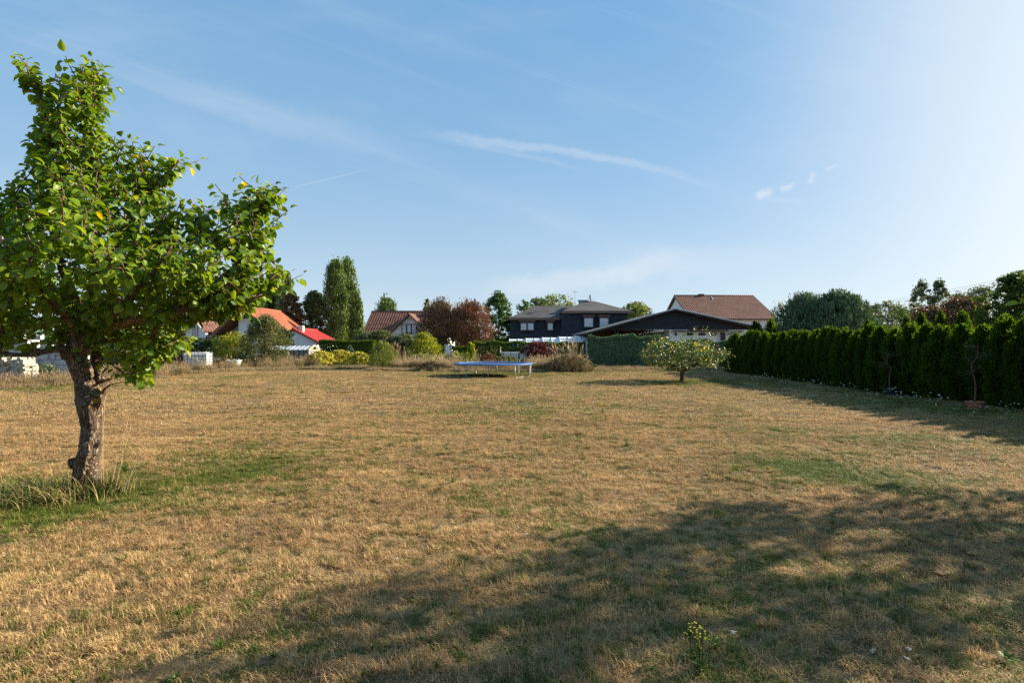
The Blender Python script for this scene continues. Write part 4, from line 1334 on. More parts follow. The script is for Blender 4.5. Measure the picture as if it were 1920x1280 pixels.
# --- cream house with orange roof, arched door and balcony
def orange_house():
    Y0 = 50.0
    px_pk = 452
    x = GX(px_pk, Y0)
    r = thing('house', 'cream house with orange tiled roof, arched door and wrought balcony', 'house', (x, Y0, 0))
    zr = GZ(574, Y0)
    gable_roof(r, -5.0, 5.6, 0, 11, GZ(664, Y0) - .1, zr, 0.0, 'orange_tile', axis='y', rows=24, trim='brown_wood', thick=.26)
    poly_wall(r, [(-4.2, 2.2, 0), (4.4, 2.2, 0), (4.4, 2.2, 1.2), (0, 2.2, zr - .45), (-4.2, 2.2, 1.0)], (0, .3, 0), 'cream_wall')
    # sunlit bay to the right of the door
    b = MB(); b.span((-.62, .7, 0), (1.3, 2.19, GZ(596, Y0))); b.build('bay_wall', M['white_wall'], r, world=False)
    window(r, .55, 1.1, GZ(626, Y0), GZ(610, Y0), .69, 1, pane='dark_pane')
    # soffit boards under the left verge
    b = MB(); b.add([(-4.9, .05, GZ(664, Y0) - .30), (0, .05, zr - .36), (0, 2.19, zr - .36), (-4.9, 2.19, GZ(664, Y0) - .30), (-4.9, .05, GZ(664, Y0) - .34), (0, .05, zr - .40), (0, 2.19, zr - .40), (-4.9, 2.19, GZ(664, Y0) - .34)],
                    [(0, 1, 2, 3), (4, 5, 6, 7), (0, 1, 5, 4), (2, 3, 7, 6)])
    b.build('soffit', M['brown_wood'], r, world=False)
    # small porch roof in front of the peak
    b = MB(); b.add([(-1.7, -.15, GZ(590, Y0)), (.3, -.15, GZ(590, Y0)), (-.1, .9, GZ(581, Y0)), (-1.3, .9, GZ(581, Y0)), (-1.7, -.15, GZ(590, Y0) - .15), (.3, -.15, GZ(590, Y0) - .15), (-.1, .9, GZ(590, Y0) - .15), (-1.3, .9, GZ(590, Y0) - .15)],
                    [(0, 1, 2, 3), (0, 1, 5, 4), (1, 2, 6, 5), (3, 0, 4, 7), (4, 5, 6, 7), (2, 3, 7, 6)])
    b.build('porch_roof', M['orange_tile'], r, world=False)
    # arched door
    yd = 2.17
    xl, xr_ = GX(419, Y0 + 2.2) - x, GX(434, Y0 + 2.2) - x
    zb, zt = GZ(637, Y0 + 2.2), GZ(612, Y0 + 2.2)
    def arch(s):
        a = [(xl + s, yd, zb + s), (xr_ - s, yd, zb + s)]
        cx = (xl + xr_) / 2; rr_ = (xr_ - xl) / 2 - s
        return a + [(cx + rr_ * math.cos(t), yd, zt - .35 + (.35 - s) * math.sin(t)) for t in [math.pi * i / 8 for i in range(9)]]
    b = MB(); b.prism(arch(0), (0, -.06, 0)); d = b.build('door', M['brown_frame'], r, world=False)
    b = MB(); b.prism([(p[0], yd - .062, p[2]) for p in arch(.09)], (0, -.015, 0)); b.build('pane', M['dark_pane'], d, world=False)
    b = MB(); b.span((xl + .1, yd - .10, zb + .1), (xl + .38, yd - .08, zt - .45)); b.build('curtain', M['pale_pane'], d, world=False)
    fl = GZ(640, Y0)
    b = MB(); b.span((-3.1, .7, fl - .2), (-.63, 2.19, fl)); b.build('balcony_floor', M['cream_wall'], r, world=False)
    b = MB(); b.span((-3.1, .75, fl + .78), (-.63, .79, fl + .82)); b.span((-3.1, .75, fl + .05), (-.63, .79, fl + .09))
    for i in range(22):
        xx = -3.08 + i * .116
        b.beam((xx, .77, fl + .09), (xx + (.05 if i % 2 else -.05), .77, fl + .78), .018, .018)
    b.build('balcony_railing', M['dark_frame'], r, world=False)
    poly_wall(r, [(-4.6, .74, 0), (-3.0, .74, 0), (-3.0, .74, fl + .55), (-4.0, .74, fl + .1)], (0, 1.4, 0), 'cream_wall', 'balcony_side_wall')
orange_house()

# --- white gabled house at the far left
def left_house():
    Y0 = 54.0
    x = GX(358, Y0)
    r = thing('house', 'white rendered house with dull brown roof and pale barge boards behind the pear tree branches', 'house', (x, Y0, 0), R(-22))
    zr, ze = GZ(588, Y0), GZ(619, Y0)
    gable_roof(r, -1.75, 1.75, 0, 5, ze, zr, 0.0, 'brown_tile_y', axis='y', rows=8, trim='white_trim')
    poly_wall(r, [(-1.5, .5, 0), (1.5, .5, 0), (1.5, .5, ze), (0, .5, zr - .25), (-1.5, .5, ze)], (0, .3, 0), 'white_wall', 'gable_wall')
    gable_roof(r, -.2 + 2.3, 7.7 + 2.3, -8.0, 2.6, ze - .3, zr - .1, 5.9, 'brown_tile', axis='x', rows=12, trim='white_trim', name='main_roof')
    b = MB(); b.span((-7.7, 2.6, 0), (1.4, 9.5, ze - .35)); b.build('wall', M['white_wall'], r, world=False)
    window(r, -.42, .42, GZ(630, Y0), GZ(610, Y0), .49, 2, frame='tan_wood')
    window(r, -3.6, -2.4, 1.0, 2.2, 2.59, 2, frame='tan_wood')
left_house()

# --- greenhouse
def greenhouse():
    Y0 = 40.0
    x1 = GX(578, Y0); x0 = GX(498, Y0)
    r = thing('greenhouse', 'low glass greenhouse with timber framed end and slanting roof bars', 'greenhouse', (x0, Y0, 0))
    Wd, ze, zr = 2.3, GZ(656, Y0), GZ(648, Y0 + 1.1)
    L_ = x1 - x0
    n = 9
    fr = MB()
    for i in range(n + 1):
        xx = L_ * i / n
        fr.beam((xx, 0, ze), (xx, Wd / 2, zr), .045, .05); fr.beam((xx, Wd, ze), (xx, Wd / 2, zr), .045, .05)
    fr.beam((0, 0, ze), (L_, 0, ze), .05, .05); fr.beam((0, Wd, ze), (L_, Wd, ze), .05, .05); fr.beam((0, Wd / 2, zr), (L_, Wd / 2, zr), .05, .05)
    fr.build('roof_frame', M['alu'], r, world=False)
    sf = MB()
    for i in range(n + 1): sf.beam((L_ * i / n, 0, 0), (L_ * i / n, 0, ze - .03), .05, .05)
    sf.beam((0, 0, .02), (L_, 0, .02), .06, .06)
    sf.build('side_frame', M['dark_frame'], r, world=False)
    for i in range(n):
        a, b_ = L_ * i / n + .03, L_ * (i + 1) / n - .03
        for yy0, yy1 in ((.02, Wd / 2 - .02), (Wd - .02, Wd / 2 + .02)):
            p = MB(); p.add([(a, yy0, ze + .01), (b_, yy0, ze + .01), (b_, yy1, zr), (a, yy1, zr), (a, yy0, ze), (b_, yy0, ze), (b_, yy1, zr - .01), (a, yy1, zr - .01)],
                            [(0, 1, 2, 3), (4, 5, 6, 7), (0, 1, 5, 4), (2, 3, 7, 6), (0, 3, 7, 4), (1, 2, 6, 5)])
            p.build('roof_pane', M['gh_roof'], r, world=False)
        p = MB(); p.span((a, -.008, .06), (b_, .008, ze - .04)); p.build('side_pane', M['gh_pane'], r, world=False)
        p = MB(); p.span((a, Wd - .008, .06), (b_, Wd + .008, ze - .04)); p.build('rear_pane', M['gh_pane'], r, world=False)
    g = MB()
    X_ = L_ + .03
    g.beam((X_, 0, 0), (X_, 0, ze + .03), .10, .12); g.beam((X_, Wd, 0), (X_, Wd, ze + .03), .10, .12)
    g.beam((X_, -.05, ze), (X_, Wd / 2, zr + .03), .10, .12); g.beam((X_, Wd + .05, ze), (X_, Wd / 2, zr + .03), .10, .12)
    g.beam((X_, Wd * .32, 0), (X_, Wd * .32, ze + .25), .08, .10); g.beam((X_, Wd * .68, 0), (X_, Wd * .68, ze + .25), .08, .10)
    g.beam((X_, 0, ze - .02), (X_, Wd, ze - .02), .08, .08); g.beam((X_, 0, .62), (X_, Wd, .62), .08, .08)
    g.build('end_frame', M['tan_wood'], r, world=False)
    for a, b_, c, d in ((.06, Wd * .30, .67, ze - .06), (Wd * .34, Wd * .66, .67, ze - .06), (Wd * .70, Wd - .06, .67, ze - .06), (.06, Wd * .30, .05, .57), (Wd * .34, Wd * .66, .05, .57), (Wd * .70, Wd - .06, .05, .57)):
        p = MB(); p.span((X_ - .012, a, c), (X_ - .002, b_, d)); p.build('end_pane', M['gh_pane'], r, world=False)
greenhouse()

# --- telescopic pool enclosure
def enclosure():
    Y0 = 47.5
    x0, x1 = GX(955, Y0), GX(1115, Y0)
    r = thing('pool_enclosure', 'white arched telescopic pool cover rising in five steps behind the hedge', 'pool cover', (x0, Y0, 0))
    L_ = x1 - x0
    ns = 5
    for s in range(ns):
        z = GZ(635.5 - s * 1.5, Y0 + 1.5); hw = 2.0 + s * .07
        a, b_ = L_ * s / ns, L_ * (s + 1) / ns + .06
        def arc(q, sh=0.0):
            t = math.pi * q
            c, s_ = math.cos(t), math.sin(t)
            return (2.2 - (hw - sh) * math.copysign(abs(c) ** .75, c), (z - sh) * abs(s_) ** .62)
        K = 12
        for h in range(2):
            u0, u1 = a + (b_ - a) * h / 2 + .03, a + (b_ - a) * (h + 1) / 2 - .03
            vs, fs = [], []
            for q in range(K + 1):
                y_, zz = arc(q / K)
                y2, z2 = arc(q / K, .03)
                vs += [(u0, y_, zz), (u1, y_, zz), (u1, y2, z2), (u0, y2, z2)]
            for q in range(K):
                i = q * 4
                fs += [(i, i + 1, i + 5, i + 4), (i + 3, i + 7, i + 6, i + 2), (i, i + 4, i + 7, i + 3), (i + 1, i + 2, i + 6, i + 5)]
            m_ = MB(); m_.add(vs, fs); m_.build('panel', M['poly'], r, world=False)
        m_ = MB()
        for u_ in (a, (a + b_) / 2, b_):
            pts = [(u_, arc(q / K, -.02)[0], arc(q / K, -.02)[1]) for q in range(K + 1)]
            m_.tube(pts, .035, 5)
        for q in (2, 4, 8): m_.beam((a, *arc(q / K, -.01)), (b_, *arc(q / K, -.01)), .04, .04)
        m_.build('rib_frame', M['alu'], r, world=False)
enclosure()
def trampoline():
    Y0 = 25.9; cx = GX(925.5, Y0); Rr = 1.98; H = GZ(680.5, Y0)
    r = thing('trampoline', 'round blue garden trampoline on thin steel legs in the middle of the lawn', 'trampoline', (cx, Y0, 0))
    k = 48
    def ringpts(rad, z): return [(rad * math.cos(6.28318 * i / k), rad * math.sin(6.28318 * i / k), z) for i in range(k + 1)]
    m_ = MB(); m_.tube(ringpts(Rr - .03, H - .035), .024, 8); m_.build('frame_ring', M['steel'], r, world=False, smooth=True)
    m_ = MB(); m_.lathe((0, 0, 0), [(Rr - .34, H - .012), (Rr - .33, H + .008), (Rr - .18, H + .018), (Rr + .01, H + .002), (Rr + .02, H - .035), (Rr + .005, H - .035), (Rr - .005, H - .02), (Rr - .33, H - .02)], k, closed=False)
    m_.build('spring_pad', M['blue_pad'], r, world=False, smooth=True)
    m_ = MB(); m_.lathe((0, 0, 0), [(0.01, H - .045), (Rr - .35, H - .03), (Rr - .35, H - .035), (.01, H - .052)], k, closed=False); m_.build('jumping_mat', M['mat_black'], r, world=False)
    m_ = MB()
    for i in range(72):
        a = 6.28318 * i / 72
        m_.beam(((Rr - .36) * math.cos(a), (Rr - .36) * math.sin(a), H - .036), ((Rr - .04) * math.cos(a), (Rr - .04) * math.sin(a), H - .036), .012, .012)
    s_ = m_.build('spring', M['steel'], r, world=False); s_['kind'] = 'stuff'
    for i in range(5):
        a = R(-90 - 22 + i * 72)
        a1, a2 = a - R(17), a + R(17)
        rr_ = Rr - .02
        p = [(rr_ * math.cos(a1), rr_ * math.sin(a1), H - .04), (rr_ * math.cos(a1), rr_ * math.sin(a1), .05), (rr_ * .985 * math.cos(a1 + .06), rr_ * .985 * math.sin(a1 + .06), .006),
             (rr_ * .985 * math.cos(a2 - .06), rr_ * .985 * math.sin(a2 - .06), .006), (rr_ * math.cos(a2), rr_ * math.sin(a2), .05), (rr_ * math.cos(a2), rr_ * math.sin(a2), H - .04)]
        m_ = MB(); m_.tube(p, [.021, .021, .012, .012, .021, .021], 8); m_.build('leg', M['steel'], r, world=False, smooth=True)
trampoline()

# --- tank in a cage
def tank():
    Y0 = 30.5; x0, x1 = GX(346, Y0), GX(385, Y0)
    r = thing('water_tank', 'white plastic water tank in a steel cage at the edge of the dry grass', 'tank', ((x0 + x1) / 2, Y0, 0), R(14))
    W, D, H = x1 - x0 - .05, 1.1, GZ(662.5, Y0) + .05
    m_ = MB(); m_.box((0, D / 2, H / 2 + .05), (W, D, H - .18)); m_.box((0, D / 2, H - .02), (W * .86, D * .86, .06)); m_.build('tank_body', M['tank'], r, world=False, bevel=.05)
    m_ = MB(); m_.lathe((0, D / 2, H), [(.12, 0), (.12, .06), (.1, .07), (.01, .07)], 14); m_.build('lid', M['black_plastic'], r, world=False)
    m_ = MB()
    for i in range(7):
        xx = -W / 2 + W * i / 6
        for yy in (-.03, D + .03): m_.beam((xx, yy, .1), (xx, yy, H), .028, .028)
    for j in range(6):
        zz = .12 + (H - .14) * j / 5
        for yy in (-.03, D + .03): m_.beam((-W / 2, yy, zz), (W / 2, yy, zz), .028, .028)
        for xx in (-W / 2 - .02, W / 2 + .02): m_.beam((xx, -.03, zz), (xx, D + .03, zz), .028, .028)
    for i in range(5):
        for xx in (-W / 2 - .02, W / 2 + .02): m_.beam((xx, D * i / 4, .1), (xx, D * i / 4, H), .028, .028)
    m_.build('cage', M['steel'], r, world=False)
    m_ = MB()
    for yy in (.1, D / 2, D - .1): m_.box((0, yy, .05), (W, .12, .10))
    m_.build('pallet', M['brown_wood'], r, world=False)
tank()

# --- old tubs and odds and ends beside it
def tub(name, label, px, Y0, wpx, hpx_top, mat):
    W = wpx / FPX * Y0; H = GZ(hpx_top, Y0)
    r = thing(name, label, 'tub', (GX(px, Y0), Y0, 0))
    k = 24
    vs, fs = [], []
    for f_, z in ((.72, 0), (.95, H * .9), (1.05, H), (1.0, H + .015), (.90, H * .9), (.66, .08)):
        for i in range(k):
            a = 6.28318 * i / k
            ca, sa = math.cos(a), math.sin(a)
            vs.append((math.copysign(abs(ca) ** .6, ca) * W / 2 * f_, math.copysign(abs(sa) ** .8, sa) * .38 * f_, z))
    for j in range(5):
        for i in range(k):
            fs.append((j * k + i, j * k + (i + 1) % k, (j + 1) * k + (i + 1) % k, (j + 1) * k + i))
    fs.append(tuple(range(k))[::-1]); fs.append(tuple(5 * k + i for i in range(k)))
    m_ = MB(); m_.add(vs, fs); m_.build('basin', M[mat], r, world=False, smooth=True)
    m_ = MB(); m_.tube([(vs[2 * k + i][0], vs[2 * k + i][1], H + .01) for i in range(k)] + [(vs[2 * k][0], vs[2 * k][1], H + .01)], .022, 6); m_.build('rim', M[mat], r, world=False, smooth=True)
    return r
tub('bathtub', 'old white bathtub standing in dry grass left of the loose green shrub', 439, 34.0, 24, 675.5, 'white_trim')
tub('tub', 'grey tub beside the dark heap near the white water tank', 402, 34.4, 17, 676, 'steel')
r = thing('cardboard_box', 'small beige box on the rim of the grey tub', 'box', (GX(407, 34.4), 34.3, GZ(676, 34.4)))
b = MB(); b.box((0, 0, .10), (.30, .25, .20), R(10)); b.build('box_body', M['tan_wood'], r, world=False); b = MB(); b.box((0.02, 0, .215), (.34, .27, .02), R(10)); b.build('lid', M['tan_wood'], r, world=False)
r = thing('wheelbarrow', 'dark wheelbarrow with pale tubular handle between the two tubs', 'wheelbarrow', (GX(420, 34), 34.0, 0))
b = MB(); b.add([(-.35, -.28, .25), (.30, -.28, .25), (.30, .28, .25), (-.35, .28, .25), (-.55, -.36, .52), (.42, -.36, .52), (.42, .36, .52), (-.55, .36, .52)], [(0, 1, 2, 3), (0, 1, 5, 4), (1, 2, 6, 5), (2, 3, 7, 6), (3, 0, 4, 7)])
b.build('tray', M['black_plastic'], r, world=False)
for sy in (-.3, .3):
    b = MB(); b.tube([(-.45, sy * .3, .2), (.3, sy, .24), (.75, sy, .50), (.85, sy, .62)], .022, 6); b.build('handle', M['white_trim'], r, world=False)
b = MB(); b.tube([(-.45 + .18 * math.cos(6.283 * i / 16), 0, .19 + .18 * math.sin(6.283 * i / 16)) for i in range(17)], .035, 7); b.build('wheel', M['black_plastic'], r, world=False)

# --- stacks of pale building blocks at the far left
def block_stack(name, label, px0, px1, Y0, cols, rows_, bw, bh, bd, mat, rag, rz=0.0, mats=None):
    x0 = GX((px0 + px1) / 2, Y0)
    r = thing(name, label, 'block stack', (x0, Y0, 0), rz)
    mesh = []
    for v_ in range(4):
        q = MB(); q.box((0, 0, 0), (bw * .975, bd * .97, bh * .95)); mesh.append(make_mesh('block', q.v, faces=q.f, mat=M[mat]))
    for c in range(cols):
        hgt = rag[c % len(rag)]
        for k in range(min(rows_, hgt)):
            for d in range(2):
                o = bpy.data.objects.new('block', mesh[random.randrange(4)])
                link(o); o.parent = r
                o.location = ((c - cols / 2 + .5 + (.5 if k % 2 and bw < .5 else 0)) * bw + random.uniform(-.02, .02), d * bd + random.uniform(-.05, .03) * (1 + k * .3), bh * (k + .5))
                o.rotation_euler = (0, 0, random.gauss(0, .03))
    return r
block_stack('block_stack', 'neat stack of small pale blocks at the left edge in front of the heap', -30, 52, 21.8, 12, 11, .155, .095, .3, 'block_yellow', [6, 7, 8, 9, 10, 11, 11, 11, 10, 10, 11, 9])
block_stack('block_stack', 'ragged tall stack of large white concrete blocks half hidden by the trunk', 18, 142, 26.5, 10, 7, .36, .265, .4, 'block', [5, 6, 7, 6, 5, 6, 5, 6, 5, 5], R(-4))
for i, (px, Yb, z_, rz_, lb) in enumerate(((48, 25.4, .12, 25, 'loose white block lying before the tall ragged stack'), (88, 25.2, .12, -35, 'white block turned on the grass under the tall stack'),
                               (70, 26.3, 1.96, 18, 'white block lying crooked on top of the tall stack'), (38, 26.4, 1.98, -20, 'leftmost white block set askew on the tall stack'))):
    b = MB(); b.box((0, 0, 0), (.42, .34, .24), R(rz_), R(4 * i))
    o = b.build('concrete_block', M['block']); o.location = (GX(px, Yb), Yb, z_); tag(o, lb, 'concrete block')

# --- garden table with chairs in front of the far hedge
def garden_table():
    Y0 = 41.0
    xa, xb = GX(938, Y0), GX(993, Y0); zt = GZ(660, Y0)
    r = thing('garden_table', 'long narrow pale topped garden table before the dark hedge', 'table', ((xa + xb) / 2, Y0, 0))
    L_ = xb - xa
    for j in range(3):
        b = MB(); b.box((0, (j - 1) * .26, zt - .02), (L_, .24, .04)); b.build('board', M['alu'], r, world=False)
    for sx in (-1, 1):
        for sy in (-1, 1):
            b = MB(); b.box((sx * (L_ / 2 - .15), sy * .3, zt / 2 - .02), (.06, .06, zt - .05)); b.build('leg', M['alu'], r, world=False)
    b = MB(); b.tube([(-L_ / 2, .3, zt), (-L_ / 2 + .02, .3, zt + .42)], .025, 6); b.build('post', M['alu'], r, world=False)
garden_table()
def chair(px, lab):
    Y0 = 40.3
    r = thing('garden_chair', lab, 'chair', (GX(px, Y0), Y0, 0), 0, 'white chairs at the garden table')
    zt = GZ(662, Y0); zs = .45
    b = MB(); b.box((0, .25, zs), (.46, .46, .03)); b.build('seat', M['white_trim'], r, world=False)
    for sx in (-.24, .24):
        b = MB(); b.beam((sx, 0, 0), (sx, 0.0, zt), .05, .05); b.build('leg', M['white_trim'], r, world=False)
        b = MB(); b.beam((sx, .46, 0), (sx, .46, zs), .05, .05); b.build('leg', M['white_trim'], r, world=False)
    for k in range(6):
        b = MB(); b.box((0, 0, zs + .1 + k * (zt - zs - .1) / 5), (.46, .03, .05)); b.build('slat', M['white_trim'], r, world=False)
for px, lab in ((951, 'left white slatted chair backed against the garden table'), (965, 'middle white slatted chair of the three at the garden table'), (981, 'right white slatted chair beside the maroon shrub')): chair(px, lab)
# white door-like board under the plum tree
r = thing('garden_gate', 'small pale gate under the plum coloured tree', 'gate', (GX(840, 45), 45, 0))
b = MB(); b.box((0, 0, .9), (.40, .04, 1.28)); b.build('gate_panel', M['white_trim'], r, world=False)
for sx in (-.27, .27):
    b = MB(); b.box((sx, 0, .8), (.08, .08, 1.6)); b.build('post', M['steel'], r, world=False)

# ------------------------------------------------------------------ pots and figures along the hedge
def potted(px, py, Y0, wpx, pot, label, tall, crook):
    x = GX(px, Y0); W = wpx / FPX * Y0
    r = thing('potted_tree', label, 'potted tree', (x, Y0, 0))
    H = W * .52
    m_ = MB(); m_.lathe((0, 0, 0), [(W * .34, 0), (W * .44, H * .8), (W * .5, H * .82), (W * .5, H), (W * .45, H), (W * .42, H * .85), (.01, H * .84)], 20); m_.build('pot', M[pot], r, world=False, smooth=False)
    sp = smooth_path([(0, 0, H * .8), (crook * .02, 0, H + tall * .3), (crook * -.06, .02, H + tall * .6), (crook * .10, .03, H + tall * .78), (crook * .09, 0, H + tall)], 5)
    m_ = MB(); m_.tube(sp, [.022 - .0008 * i for i in range(len(sp))], 7)
    cs = []
    for i in range(9):
        b_ = np.array(sp[random.randint(8, len(sp) - 1)]); e = b_ + np.array([random.uniform(-.38, .38), random.uniform(-.3, .3), random.uniform(0, .16)])
        m_.tube([b_, (b_ + e) / 2 + np.array([0, 0, .03]), e], [.009, .006, .003], 4); cs.append(e)
    m_.build('trunk', M['twig'], r, world=False, smooth=True)
    n = 600
    cs = np.array(cs); k = RNG.integers(0, len(cs), n)
    d = rdir(n) * RNG.random(n)[:, None] ** .5 * .13
    V, T = cards(cs[k] + d * np.array([1.1, 1.1, .9]), rdir(n) * np.array([1, 1, .3]), rdir(n), RNG.uniform(.03, .06, n), RNG.uniform(.008, .014, n))
    put('foliage', make_mesh('foliage', V, tris=T, mat=M['dark_tree'], attrs={'tone': np.repeat(RNG.random(n), 4)}), r)['kind'] = 'stuff'
potted(1827, 766, GY(767), 29, 'terracotta', 'terracotta bowl pot with a thin crooked little tree against the dark hedge', 1.42, 1.0)
potted(1668, 738, GY(740), 26, 'black_plastic', 'black pot with a small sparse branching tree against the dark hedge', 1.0, -.6)
def figure(px, py, hpx, label, mat):
    Y0 = GY(py); s = hpx / FPX * Y0
    r = thing('garden_figurine', label, 'figurine', (GX(px, Y0), Y0, 0))
    m_ = MB(); m_.lathe((0, 0, 0), [(s * .34, 0), (s * .40, s * .12), (s * .36, s * .26), (s * .22, s * .42), (s * .20, s * .56), (s * .12, s * .64), (.005, s * .66)], 16); m_.build('body', M[mat], r, world=False, smooth=True)
    m_ = MB(); m_.ball((0, 0, s * .80), s * .17, k=14, j=9); m_.build('head', M[mat], r, world=False, smooth=True)
    for sx in (-1, 1):
        m_ = MB(); m_.tube([(sx * s * .19, -.01, s * .52), (sx * s * .32, -.05 * s, s * .34), (sx * s * .18, -.28 * s, s * .22)], [s * .08, s * .065, s * .05], 8); m_.build('arm', M[mat], r, world=False, smooth=True)
figure(1756, 744, 19, 'seated blue grey figurine between the two potted trees, nearer the terracotta pot', 'stone_blue')
figure(1716, 739, 19, 'blue grey figurine right of the black pot', 'stone_blue')

# ------------------------------------------------------------------ thuja hedge on the right, plant by plant
def thuja_mesh(H, Rad, n, leafL):
    K = 90
    t = RNG.random(K) ** 0.9
    a = RNG.uniform(0, 6.283, K)
    pr = np.minimum(1, .74 + t * .7) * np.maximum(.05, 1 - t ** 4.0) ** .85 * (0.76 + 0.24 * RNG.random(K))
    C = np.stack([np.cos(a) * pr * Rad * .86, np.sin(a) * pr * Rad * .86, .05 + t * (H - .12)], 1)
    k = RNG.integers(0, K, n)
    d = rdir(n)
    pos = C[k] + d * (RNG.random(n)[:, None] ** .5) * np.array([.15, .15, .26])
    nt_ = random.randint(2, 5)
    for q_ in range(nt_):
        ii = RNG.integers(0, n, int(n * .10 / nt_)); f_ = RNG.random(len(ii))
        a0, r0_ = random.uniform(0, 6.28), random.uniform(0, .22)
        top_ = H * random.uniform(.98, 1.09)
        w_ = .10 * (1.05 - f_)
        pos[ii] = np.stack([math.cos(a0) * r0_ + RNG.normal(0, 1, len(ii)) * w_ * 1.5, math.sin(a0) * r0_ + RNG.normal(0, 1, len(ii)) * w_, H * .84 + (top_ - H * .84) * f_], 1)
    out = pos.copy(); out[:, 2] = 0
    out /= np.maximum(np.linalg.norm(out, axis=1), .02)[:, None]
    ax = out * .55 + np.array([0, 0, 1.0]) + RNG.normal(0, .3, (n, 3))
    nr = np.cross(out, np.array([0, 0, 1.0])) + RNG.normal(0, .6, (n, 3))
    L = leafL * RNG.uniform(.6, 1.3, n)
    V, T = cards(pos, ax, nr, L, L * .42, .15)
    V[:, 2] = np.maximum(V[:, 2], .0)
    q = 1500                                   # dense inner sprays added to block light through the plant, darkened in tone
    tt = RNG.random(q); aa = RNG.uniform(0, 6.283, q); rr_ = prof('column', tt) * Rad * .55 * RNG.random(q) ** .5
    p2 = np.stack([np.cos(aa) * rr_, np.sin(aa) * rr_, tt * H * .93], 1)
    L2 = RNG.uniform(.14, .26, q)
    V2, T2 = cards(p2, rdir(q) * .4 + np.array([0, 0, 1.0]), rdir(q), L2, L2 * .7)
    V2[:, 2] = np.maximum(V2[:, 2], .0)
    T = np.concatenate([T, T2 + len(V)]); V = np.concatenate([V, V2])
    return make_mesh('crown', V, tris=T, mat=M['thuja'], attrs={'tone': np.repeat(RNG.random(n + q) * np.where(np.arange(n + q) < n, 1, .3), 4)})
def thuja_hedge():
    metas = [thuja_mesh(2.12, .54, 8000, .085) for _ in range(5)]
    tb = MB(); tb.tube([(0, 0, -.05), (.02, 0, .8), (0, 0, 1.9)], [.045, .035, .01], 6)
    tm = make_mesh('trunk', tb.v, faces=tb.f, mat=M['dbark'])
    ys = np.arange(6.2, 29.3, 0.62)
    lab = {}
    for i, y in enumerate(ys):
        x = 12.55 + .05 * math.sin(i * 1.7)
        far = len(ys) - i
        if i == 0 or y > x * .99 - .3:
            pass
        words = ['slim', 'full', 'bushy', 'narrow', 'rounded'][i % 5]
        tops = ['with a bright forked tip', 'with one raised tip', 'with a flat ragged top', 'with a leaning tip', 'with a blunt top'][(i // 5 + i) % 5]
        if y < 10: where = 'at the near right end of the dark hedge'
        elif y < 12.4: where = 'in the hedge behind the terracotta pot'
        elif y < 15: where = 'in the hedge behind the figurines'
        elif y < 17.5: where = 'in the hedge behind the black pot'
        elif y < 21: where = 'in the hedge before the blue junipers'
        elif y < 25.5: where = 'in the hedge left of the junipers'
        else: where = 'at the far end of the hedge'
        key = words + tops + where
        r = thing('thuja', '%s thuja %s, %s' % (words, tops, where), 'hedge plant', (x, y, 0), RNG.uniform(0, 6.28), 'thujas planted in the long dark hedge')
        s = RNG.uniform(.94, 1.05)
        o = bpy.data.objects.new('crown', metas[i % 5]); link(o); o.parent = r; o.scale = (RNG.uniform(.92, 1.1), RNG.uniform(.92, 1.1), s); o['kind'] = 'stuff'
        o = bpy.data.objects.new('trunk', tm); link(o); o.parent = r
    # a few taller ones standing behind the row
    for px, Y, top, w_, l_ in ((1446, 31, 596, 34, 'rounded dark green thuja rising left of the blue junipers'), (1418, 33, 602, 36, 'lighter green thuja between carport roof and rounded thuja'),
                               (1700, 22, 590, 26, 'thuja standing behind the hedge left of the two bronze leaved trees'), (1728, 21.5, 584, 30, 'thuja behind the hedge under the bronze leaved trees'),
                               (1764, 20.5, 582, 34, 'taller thuja behind the hedge left of the cedar'), (1805, 19, 582, 40, 'broad bright topped thuja behind the hedge beneath the cedar'),
                               (1628, 25, 598, 26, 'small thuja tip behind the hedge right of the junipers')):
        r = thing('thuja', l_, 'thuja', (GX(px, Y), Y, 0), 0)
        sc = GZ(top, Y) / 2.25; sw = w_ / FPX * Y / 1.0
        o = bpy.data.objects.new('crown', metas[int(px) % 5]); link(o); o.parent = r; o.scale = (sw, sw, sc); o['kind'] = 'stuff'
        o = bpy.data.objects.new('trunk', tm); link(o); o.parent = r; o.scale = (1, 1, sc)
thuja_hedge()

